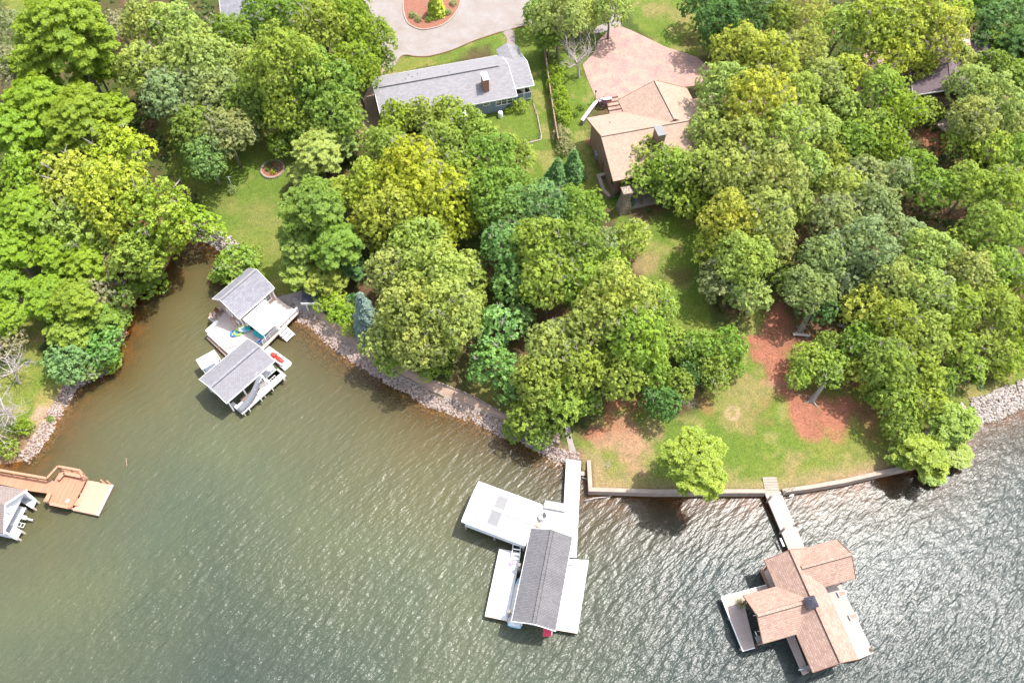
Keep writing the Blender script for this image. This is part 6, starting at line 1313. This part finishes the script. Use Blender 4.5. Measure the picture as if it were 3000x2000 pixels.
for a in (
    # upper left wood
    (150, 70, 118, 'lime', 'spray', 1.1), (75, 150, 60, 'lime', 'spray'), (215, 150, 60, 'lime', 'spray'), (20, 60, 50, 'grey', 'olive'), (18, 150, 56, 'brownish', 'olive'),
    (90, 235, 90, 'lime', 'spray'), (190, 270, 95, 'lime', 'spray'), (40, 300, 80, 'lime', 'spray'), (260, 255, 50, 'lime', 'spray'), (335, 45, 62, 'olive', 'oak'), (330, 150, 66, 'olive', 'oak'), (275, 60, 42, 'brownish', 'olive'),
    (400, 60, 66, 'olive', 'oak'), (455, 130, 80, 'olive', 'oak'), (385, 210, 66, 'grey', 'oak'), (480, 205, 70, 'grey', 'oak'), (520, 80, 60, 'mid', 'oak'), (580, 150, 60, 'olive', 'oak'), (450, 285, 62, 'mid', 'oak'),
    (560, 230, 58, 'mid', 'oak'), (520, 300, 62, 'grey', 'oak'), (475, 355, 55, 'blue', 'oak'), (580, 275, 45, 'grey', 'oak'), (600, 20, 50, 'mid', 'oak'), (670, 30, 60, 'mid', 'oak'), (650, 140, 92, 'fresh', 'oak', 1.15),
    (740, 60, 70, 'fresh', 'oak', 1.1), (800, 40, 62, 'lime', 'oak', 1.1), (850, 85, 56, 'lime', 'oak', 1.1), (740, 180, 80, 'mid', 'oak'), (815, 150, 62, 'lime', 'oak', 1.1), (870, 140, 36, 'mid', 'oak'), (660, 240, 62, 'fresh', 'oak'),
    (770, 250, 66, 'mid', 'oak'), (700, 300, 45, 'mid', 'oak'), (800, 290, 40, 'fresh', 'oak'), (640, 330, 30, 'mid', 'oak'), (730, 345, 66, 'olive', 'spray', .8), (700, 400, 42, 'olive', 'spray', .8), (790, 330, 40, 'olive', 'spray', .8),
    # left wood above the cove
    (265, 345, 72, 'yel', 'broad', 1.1), (250, 440, 92, 'gold', 'broad', 1.15), (350, 480, 88, 'fresh', 'broad', 1.1), (440, 505, 52, 'lime', 'broad'), (155, 410, 80, 'gold', 'broad'), (60, 400, 72, 'lime', 'broad'), (180, 515, 78, 'fresh', 'broad'),
    (310, 580, 72, 'fresh', 'broad'), (375, 560, 56, 'lime', 'broad'), (340, 640, 45, 'mid', 'broad', .9), (60, 490, 72, 'lime', 'spray'), (20, 570, 60, 'lime', 'spray'), (130, 580, 62, 'lime', 'spray'), (195, 600, 60, 'lime', 'spray'), (250, 620, 52, 'brownish', 'olive'),
    (215, 670, 50, 'brownish', 'olive'), (275, 680, 42, 'mid', 'olive'), (110, 680, 60, 'lime', 'spray'), (170, 690, 62, 'lime', 'spray'), (25, 660, 50, 'lime', 'spray'), (20, 730, 44, 'lime', 'spray'), (230, 735, 50, 'mid', 'spray', .8), (160, 760, 52, 'fresh', 'spray', .8), (268, 740, 36, 'mid', 'oak', .8),
    (235, 790, 50, 'blue', 'oak', .75), (150, 830, 55, 'blue', 'oak', .75), (190, 845, 42, 'grey', 'oak', .7), (245, 825, 36, 'mid', 'oak', .7), (10, 780, 40, 'brownish', 'olive', .7), (0, 490, 50, 'lime', 'spray'), 
    (537, 600, 50, 'mid', 'oak', .7), (575, 585, 28, 'mid', 'oak', .7), (505, 625, 28, 'mid', 'oak', .7),
    # in front of the grey house
    (910, 270, 45, 'lime', 'oak'), (965, 262, 42, 'fresh', 'oak'), (1025, 255, 42, 'fresh', 'oak'), (1080, 275, 38, 'fresh', 'oak'), (885, 330, 55, 'fresh', 'oak'), (1010, 320, 55, 'fresh', 'oak'), (1100, 305, 40, 'fresh', 'oak'),
    (940, 380, 78, 'yel', 'oak', 1.1), (860, 420, 70, 'yel', 'oak'), (990, 440, 82, 'yel', 'oak', 1.05), (900, 480, 78, 'gold', 'oak'), (1060, 395, 62, 'fresh', 'oak'), (1130, 360, 68, 'mid', 'oak'), (1185, 350, 42, 'fresh', 'oak'), (1130, 440, 72, 'mid', 'oak'), (1190, 420, 40, 'mid', 'oak'),
    (1055, 500, 50, 'yel', 'oak'), (1010, 530, 45, 'gold', 'oak'), (840, 520, 48, 'gold', 'oak'), (885, 555, 36, 'fresh', 'oak'),
    # centre left
    (720, 480, 78, 'mid', 'spray', 1.2), (790, 450, 50, 'fresh', 'spray'), (690, 560, 58, 'fresh', 'spray'), (770, 560, 66, 'mid', 'spray'), (690, 620, 50, 'fresh', 'spray', .8), (745, 640, 48, 'fresh', 'spray', .8), (800, 610, 42, 'dark', 'spray', .8), (765, 680, 34, 'yel', 'oak', .7), (735, 690, 26, 'lime', 'oak', .7),
    (785, 715, 36, 'lime', 'oak', .6), (805, 750, 24, 'fresh', 'oak', .6), (815, 690, 26, 'dark', 'oak', .6),
    (960, 560, 72, 'olive', 'oak', 1.1), (905, 620, 66, 'olive', 'oak', 1.1), (1000, 620, 78, 'olive', 'oak', 1.2), (1075, 620, 48, 'olive', 'oak', 1.1), (940, 700, 78, 'olive', 'oak', 1.2), (1030, 710, 82, 'olive', 'oak', 1.2), (880, 780, 52, 'olive', 'oak', 1.1), (965, 790, 62, 'olive', 'oak', 1.2), (1020, 800, 40, 'fresh', 'oak'),
    (890, 830, 34, 'fresh', 'oak', 1), (1085, 690, 36, 'olive', 'oak'), (985, 850, 26, 'fresh', 'oak', .8),
    # centre
    (1175, 480, 62, 'blue', 'oak', 1.1), (1250, 470, 66, 'blue', 'oak', 1.1), (1330, 480, 64, 'mid', 'oak', 1.1), (1160, 560, 60, 'blue', 'oak', 1.1), (1240, 560, 72, 'fresh', 'oak', 1.15), (1320, 560, 70, 'mid', 'oak', 1.1), (1180, 640, 56, 'blue', 'oak'), (1260, 640, 70, 'fresh', 'oak', 1.1), (1390, 560, 44, 'grey', 'oak'),
    (1450, 545, 46, 'fresh', 'oak'), (1395, 615, 50, 'fresh', 'oak'), (1340, 650, 66, 'fresh', 'oak', 1.1), (1420, 680, 84, 'olive', 'oak', 1.2), (1500, 700, 62, 'fresh', 'oak', 1.1), (1370, 740, 74, 'olive', 'oak', 1.2), (1460, 770, 80, 'fresh', 'oak', 1.2), (1540, 780, 44, 'fresh', 'oak'),
    (1140, 750, 58, 'blue', 'broad', 1.1), (1195, 730, 42, 'blue', 'broad'), (1130, 830, 56, 'blue', 'broad', 1.1), (1180, 880, 48, 'blue', 'broad'), (1270, 790, 66, 'olive', 'oak', 1.15), (1240, 870, 66, 'fresh', 'oak', 1.1), (1330, 840, 66, 'fresh', 'oak', 1.1), (1280, 920, 62, 'fresh', 'oak', 1.1), (1210, 950, 50, 'fresh', 'oak'),
    (1420, 850, 62, 'fresh', 'oak', 1.1), (1240, 1000, 34, 'mid', 'oak'), (1180, 985, 30, 'mid', 'oak'), (1340, 920, 40, 'mid', 'oak'), (1500, 850, 46, 'mid', 'oak'), (1520, 920, 46, 'dark', 'oak', .9), (1560, 880, 40, 'mid', 'oak', .9), (1600, 790, 46, 'mid', 'oak', .9), (1670, 790, 48, 'mid', 'oak', .9), (1640, 850, 44, 'mid', 'oak', .9), (1590, 850, 36, 'dark', 'oak', .8), (1690, 840, 26, 'mid', 'oak', .8),
    # right of the tan house
    (1700, 110, 62, 'gold', 'oak', 1.15), (1770, 130, 66, 'gold', 'oak', 1.1), (1660, 200, 66, 'olive', 'oak', 1.15), (1740, 230, 82, 'gold', 'oak', 1.2), (1830, 220, 62, 'olive', 'oak', 1.1), (1640, 290, 60, 'olive', 'oak'), (1700, 320, 72, 'olive', 'oak', 1.1), (1800, 310, 78, 'olive', 'oak', 1.15), (1880, 290, 52, 'olive', 'oak'),
    (1490, 355, 52, 'fresh', 'oak', .9), (1470, 405, 44, 'fresh', 'oak', .9), (1545, 380, 56, 'fresh', 'oak', .9), (1610, 380, 60, 'olive', 'oak', 1), (1530, 435, 40, 'fresh', 'oak', .9), (1590, 460, 44, 'fresh', 'oak', .9), (1690, 400, 70, 'olive', 'oak', 1.1), (1780, 400, 74, 'olive', 'oak', 1.15), (1850, 380, 52, 'olive', 'oak'),
    (1680, 500, 70, 'gold', 'oak', 1.1), (1760, 490, 72, 'olive', 'oak', 1.1), (1830, 470, 45, 'olive', 'oak'), (1640, 560, 52, 'gold', 'oak'), (1710, 590, 68, 'olive', 'oak', 1.1), (1650, 640, 52, 'grey', 'oak'), (1720, 670, 50, 'olive', 'oak'), (1790, 560, 44, 'olive', 'oak'),
    # top edge
    (1285, 30, 60, 'olive', 'oak', 1.1), (1260, 85, 36, 'mid', 'spray'), (1335, 32, 42, 'olive', 'oak'), (1405, 12, 48, 'olive', 'oak'), (1230, 30, 34, 'mid', 'oak'),
    (1610, 10, 45, 'dark', 'oak'), (1660, 40, 56, 'dark', 'oak'), (1720, 20, 60, 'dark', 'oak'), (1640, 85, 36, 'dark', 'oak'), (1790, 40, 52, 'mid', 'oak'), (1860, 40, 62, 'olive', 'olive'), (1850, 110, 56, 'olive', 'olive'), (1930, 60, 62, 'olive', 'olive'), (1890, 175, 52, 'olive', 'oak'), (1950, 160, 50, 'gold', 'oak'),
    (2010, 50, 72, 'gold', 'oak', 1.1), (2090, 40, 76, 'gold', 'oak', 1.1), (2160, 70, 66, 'gold', 'oak', 1.1), (2060, 110, 62, 'gold', 'oak'), (2195, 40, 45, 'gold', 'oak'), (2030, 200, 58, 'fresh', 'oak'), (2070, 250, 54, 'lime', 'oak'), (2010, 290, 50, 'fresh', 'oak'), (1940, 240, 46, 'olive', 'oak'), (1960, 320, 50, 'mid', 'oak'), (2040, 330, 46, 'lime', 'oak'), (1905, 360, 44, 'fresh', 'oak'),
    (2250, 20, 46, 'dark', 'oak'), (2310, 30, 56, 'blue', 'oak'), (2340, 100, 50, 'dark', 'spray'), (2280, 95, 40, 'mid', 'spray'), (2330, 175, 42, 'mid', 'spray'), (2230, 190, 52, 'olive', 'oak', 1.1), (2285, 150, 44, 'mid', 'oak'), (2205, 135, 38, 'olive', 'oak'), (2262, 95, 40, 'dark', 'oak'), (2130, 250, 36, 'fresh', 'oak', .9), (2120, 150, 40, 'gold', 'oak'), (2290, 220, 58, 'olive', 'oak', 1.1), (2240, 270, 56, 'olive', 'oak', 1.1), (2330, 270, 50, 'olive', 'oak'), (2200, 320, 40, 'fresh', 'olive'), (2270, 340, 52, 'fresh', 'oak'), (2340, 350, 46, 'mid', 'oak'),
    # right wood
    (1990, 400, 50, 'grey', 'oak'), (1940, 430, 60, 'olive', 'oak'), (2010, 470, 62, 'grey', 'oak', 1.1), (1920, 500, 62, 'grey', 'oak', 1.1), (2110, 380, 46, 'mid', 'olive'), (2060, 400, 44, 'grey', 'olive'), (1990, 560, 70, 'grey', 'oak', 1.15), (1900, 590, 62, 'grey', 'oak', 1.1), (2070, 540, 56, 'grey', 'oak'),
    (2150, 430, 52, 'mid', 'oak'), (2230, 420, 56, 'fresh', 'oak'), (2310, 430, 60, 'fresh', 'oak'), (2130, 580, 66, 'olive', 'oak', 1.1), (2200, 560, 46, 'fresh', 'oak'), (2280, 520, 62, 'fresh', 'oak', 1.1), (2340, 520, 42, 'fresh', 'oak'), (1860, 660, 60, 'grey', 'oak'), (1880, 700, 46, 'dark', 'oak', .9), (1960, 640, 52, 'grey', 'oak'), (1820, 640, 36, 'mid', 'oak'),
    (2220, 620, 62, 'olive', 'oak', 1.1), (2290, 610, 60, 'fresh', 'oak'), (2050, 640, 60, 'olive', 'oak', 1.1), (2130, 670, 66, 'olive', 'oak', 1.1), (1990, 700, 56, 'gold', 'oak'), (2200, 700, 62, 'fresh', 'oak'), (2280, 700, 62, 'fresh', 'oak'), (2345, 650, 50, 'lime', 'oak'), (2340, 740, 52, 'lime', 'oak'), (2060, 740, 62, 'fresh', 'oak', 1.1),
    (2130, 760, 60, 'olive', 'oak'), (1980, 780, 52, 'mid', 'oak'), (2200, 790, 50, 'fresh', 'olive'), (2270, 790, 52, 'fresh', 'olive', .9), (2330, 810, 46, 'lime', 'olive', .8), (2230, 840, 42, 'fresh', 'olive', .8), (2290, 845, 30, 'lime', 'olive', .7), (2040, 830, 62, 'fresh', 'oak', 1.1), (2110, 850, 56, 'fresh', 'oak', 1.1), (1980, 850, 44, 'fresh', 'oak', 1.05),
    (1862, 822, 44, 'fresh', 'oak', .9), (1912, 842, 44, 'fresh', 'oak', .9), (1835, 865, 30, 'fresh', 'oak'), (1900, 790, 34, 'mid', 'oak'), (2060, 920, 52, 'fresh', 'oak', 1.1), (2130, 930, 50, 'fresh', 'oak', 1.1), (2070, 985, 40, 'fresh', 'oak', 1.0), (2020, 900, 34, 'mid', 'oak'), (2165, 870, 36, 'mid', 'oak'),
    (2185, 970, 60, 'fresh', 'spray', .9), (2125, 1045, 60, 'fresh', 'spray', .8), (2190, 1035, 48, 'fresh', 'spray', .8), (2070, 1048, 34, 'mid', 'spray', .7), (2140, 1090, 30, 'fresh', 'spray', .6),
):
    T(*a)
T(1598, 1058, 86, 'fresh', 'spray', .85, 0, 'rounded feathery light green tree alone on the lawn above the seawall')
name_trees()
# crowns that lean out over open ground get their trunk seen: two pale leaning trunks
def leaning_trunk(p0, p1, h1, lab, r0=.55):
    a = gat(*p0); mb = MB(); b = at(p1[0], p1[1], a.z + h1); m = a.lerp(b, .45) + Vector((0, 0, -.25))
    mb.tube([a + Vector((0, 0, -.4)), a + Vector((0, 0, .3)), m, b], [r0 * 1.5, r0, r0 * .8, r0 * .5], 10)
    for k in range(4):
        t = k * 1.6 + .4; mb.tube([a + Vector((0, 0, .25)), a + Vector((math.cos(t) * r0 * 1.6, math.sin(t) * r0 * 1.6, .02)), a + Vector((math.cos(t) * r0 * 3.4, math.sin(t) * r0 * 3.4, -.15))], [r0 * .5, r0 * .35, r0 * .1], 6)
    o = mb.build('leaning_trunk', M['bark_pale']); tag(o, lab, 'tree trunk'); return o
leaning_trunk((2378, 1172), (2418, 1120), 3.2, 'pale curved leaning trunk rising from the red bare ground', .38)
leaning_trunk((2345, 968), (2392, 880), 6.0, 'thick grey trunk standing beside a plank bench on bare ground', .42)
# spruce, junipers, hedge shrubs
def conifer(vx, vy, R, Hc, col, label, name='spruce_tree', seed=5, k=8):
    p = gat(vx * VK, vy * VK); root = thing(name, label, 'conifer' if Hc > 3 else 'shrub', (p.x, p.y, p.z))
    me = crown_mesh('crown', crown_conifer(seed, R, Hc, k), 'needle', .3); o = bpy.data.objects.new('crown', me); COL.objects.link(o); o.parent = root; o.color = (*LC[col][0], 1)
    MB().tube([(0, 0, -.3), (0, 0, Hc * .9)], [.16, .03], 6).build('trunk', M['bark'], root); return root
conifer(852, 768, 2.3, 9.0, 'spruce', 'silvery blue spruce beside the shore path', seed=6)
conifer(1314, 408, 1.9, 5.2, 'dark', 'dark green juniper nearest the brown house side wall', 'juniper', 7)
conifer(1278, 418, 2.0, 4.4, 'dark', 'wide dark green juniper on the lawn end below the fence', 'juniper', 8)
conifer(1003, 34, 1.6, 5.0, 'yel', 'bright yellow green conical cypress in the driveway island bed', 'cypress', 9)
SHR = {}
def shrub(vx, vy, R, col, label, name='shrub', cat='shrub', group=None, hh=.8, seed=1, px=False, z=None):
    p = gat(vx * (1 if px else VK), vy * (1 if px else VK))
    key = (seed % 3)
    if key not in SHR:
        d = crown_oak(300 + key, 1.5, 1.25, (.35, .6), .22, 12, .22, .11); SHR[key] = crown_mesh('foliage', d, zoff=.9)
        SHR[(key, 't')] = trunk_mesh(key, 1.5, 1.2, .9, d[3], .05, 'bark', 5, 6)
    root = thing(name, label, cat, (p.x, p.y, p.z if z is None else z), seed * 1.3, group); root.scale = (R / 1.5, R / 1.5, R / 1.5 * hh / .8)
    o = bpy.data.objects.new('foliage', SHR[key]); COL.objects.link(o); o.parent = root; o.color = (*LC[col][0], 1)
    o = bpy.data.objects.new('stem', SHR[(key, 't')]); COL.objects.link(o); o.parent = root
    return root
for i, (vx, vy, R) in enumerate(((1272, 180, 1.5), (1277, 208, 1.6), (1284, 236, 1.6), (1291, 262, 1.5), (1296, 284, 1.3))):
    shrub(vx, vy, R, 'lime', f"{['first', 'second', 'third', 'fourth', 'last'][i]} rounded bright green hedge shrub from the top of the fence row", 'hedge_shrub', 'hedge', 'hedge shrubs along the wooden fence', .95, i)
for i, (vx, vy, R, c, lb) in enumerate(((1290, 318, 1.4, 'brownish', 'pale brownish shrub below the hedge by the fence'), (1297, 348, 1.5, 'brownish', 'dull brown shrub nearest the junipers by the fence'),
        (1193, 252, 1.25, 'fresh', 'round green shrub at the grey house porch corner'), (1169, 258, .7, 'lime', 'small lime shrub under the grey house window'), (1380, 245, .9, 'plum', 'reddish purple shrub beside the garden steps'),
        (1335, 250, .7, 'mid', 'small green shrub left of the pale curved wall'), (1322, 265, .6, 'mid', 'low green shrub nearest the fence by the curved wall'), (742, 405, 2.0, 'plum', 'dark purple-leaved shrub beside the pale feathery trees'), (712, 428, 1.2, 'plum', 'smaller dark purple shrub right of the flower bed'),
        (1025, 855, 1.0, 'mid', 'round green shrub beside the upper edge of the shore path'), (1495, 1105, .0, 'mid', ''), (535, 440, .8, 'grey', 'small wispy pale bush alone on the left lawn'),
        (60, 985, 1.2, 'lime', 'bright green weedy bush on the left bank'), (30, 1035, 1.3, 'fresh', 'green bush at the foot of the left bank'), (118, 965, .5, 'mid', 'small green weed tuft in the bank soil'), (1440, 478, 1.1, 'dark', 'dark climbing shrub beside the stone chimney'), (1425, 462, .9, 'dark', 'dark shrub against the brown house corner'),
        (1000, 48, .0, 'mid', ''), (1585, 486, 1.0, 'grey', 'small grey green shrub in the shaded lawn bed'))):
    if R: shrub(vx, vy, R, c, lb, 'shrub', 'shrub', None, .8, i + 20)
for i, (px, py, lb) in enumerate(((1209, 50, 'pale tufted grass clump at the left of the island bed'), (1227, 62, 'pale grass clump second from left in the island bed'), (1258, 62, 'darker grass clump shaded by the yellow green cypress'), (1312, 42, 'pale grass clump near the curb right of the cypress'), (1328, 16, 'pale grass clump highest at the right of the island bed'))):
    shrub(px, py, .72, 'grey' if i != 2 else 'mid', lb, 'grass_clump', 'ornamental grass', 'grass clumps in the island bed', .7, i, True)  # third clump coloured darker green, cypress shade put into its colour
# leafless trees: pale branching twigs
def bare_tree(vx, vy, Ht, spread, label, seed, n=9, r0=.12, base_dz=0, name='bare_tree', cat='bare tree', flat=.45):
    r = random.Random(seed); p = gat(vx * VK, vy * VK); mb = MB(); cnt = [0]
    def grow(a, d, L, rad, lev):
        pts = [a]; q = a; dd = d
        for k in range(3):
            dd = (dd + Vector((r.uniform(-.25, .25), r.uniform(-.25, .25), r.uniform(-.1, .16)))).normalized(); q = q + dd * L / 3; pts.append(q)
        mb.tube(pts, [rad, rad * .8, rad * .6, rad * .35], 5 if lev else 7, False); cnt[0] += 1
        if lev < 4:
            for _ in range(n if lev == 0 else r.choice((2, 3, 3))):
                o = Vector((r.uniform(-1, 1), r.uniform(-1, 1), r.uniform(-.2, .5) * (1 if lev else flat))).normalized()
                nd = (dd * .9 + o * (1.0 if lev else 1.7)).normalized(); st = pts[r.choice((1, 2, 3)) if lev else 3]
                grow(st, nd, L * r.uniform(.62, .85) * (spread if lev == 0 else 1), rad * .5, lev + 1)
    grow(Vector((0, 0, -.2)), Vector((0, 0, 1)), Ht * .35, r0, 0)
    o = mb.build(name, M['deadwood']); o.location = p; tag(o, label, cat); return o
bare_tree(1330, 178, 8.0, 1.15, 'pale leafless small tree beside the paved drive', 3, 12, .24)
bare_tree(45, 880, 7.0, 1.1, 'pale leafless shrub higher on the left bank', 5, 9, .20)
bare_tree(35, 965, 8.0, 1.1, 'tangle of bare pale branches on the left bank above the pier', 8, 11, .22)
bare_tree(20, 1010, 6.0, 1.1, 'low bare branches nearest the orange pier rail', 12, 9, .16)
bare_tree(84, 1050, 2.2, 1.2, 'forked white dead branch lying at the water edge', 14, 4, .07)
bare_tree(1575, 925, 2.6, 1.6, 'fan of bare twigs sticking out over the bare soil', 16, 7, .05)
bare_tree(1398, 1072, 1.2, 1.6, 'small heap of bare brush at the seawall corner', 18, 6, .03)
# low green undergrowth under the wood
def undergrowth():
    r = np.random.RandomState(5); m = (ins_land & (lawn_m < .5) & (dsh > 3)); jj, ii = np.nonzero(m & (GX > -100) & (GX < 100) & (GY > 20) & (GY < 148) & (N1 > .44))
    k = r.choice(len(jj), 9000); P = np.stack([GX[jj[k], ii[k]], GY[jj[k], ii[k]], GZ[jj[k], ii[k]] + .15], 1) + r.uniform(-.2, .2, (9000, 3)) * np.array([1, 1, .3])
    blocked = []
    for nm in ('gravel_driveway', 'paved_driveway', 'garden_drive', 'side_driveway', 'brick_path', 'shoreline_path', 'concrete_patio'):
        o = bpy.data.objects[nm]; c = np.array([v.co[:2] for v in o.data.vertices]); blocked.append((c.min(0) - 1, c.max(0) + 1))
    for q in (gpoly([(1080, 120), (1600, 60), (1600, 420), (1060, 460)]), gpoly([(1680, 230), (2200, 200), (2200, 560), (1780, 620)]), gpoly([(840, 830), (970, 860), (1100, 1000), (860, 960)])):
        c = np.array(q); blocked.append((c.min(0), c.max(0)))
    keep = np.ones(len(P), bool)
    for a, b in blocked: keep &= ~((P[:, 0] > a[0]) & (P[:, 0] < b[0]) & (P[:, 1] > a[1]) & (P[:, 1] < b[1]))
    P = P[keep]; T_ = r.rand(len(P), 2) * np.array([1, .4]); VV, FF, tn, _ln = leaf_quads(r, P, np.tile([0, 0, 1.0], (len(P), 1)), 12, .55, .26, -.2, 1.1, T_)
    tint = np.concatenate([tn, np.zeros((len(tn), 1)), np.ones((len(tn), 1))], 1)
    o = np_mesh('undergrowth', VV, FF, M['leaf'], attrs=[('tint', 'FLOAT_COLOR', 'FACE', tint), ('lobe_normal', 'FLOAT_VECTOR', 'FACE', _ln)]); o.color = (.075, .12, .03, 1); tag(o, 'low green undergrowth on the woodland floor', 'undergrowth', kind='stuff')
undergrowth()
for i, (x, y, R, c_, lb) in enumerate(PLANTS):
    r_ = shrub(0, 0, R, c_, lb, 'flower_plant' if i < 4 else 'potted_plant', 'plant', None, .8, i + 40, z=0); r_.location = (x, y, PZ.get(i, H(x, y) + .08))
    if i in PZ: MB().tube([(0, 0, 0), (0, 0, .5)], [.3, .4], 10).build('pot', M['brown_wood'], r_)
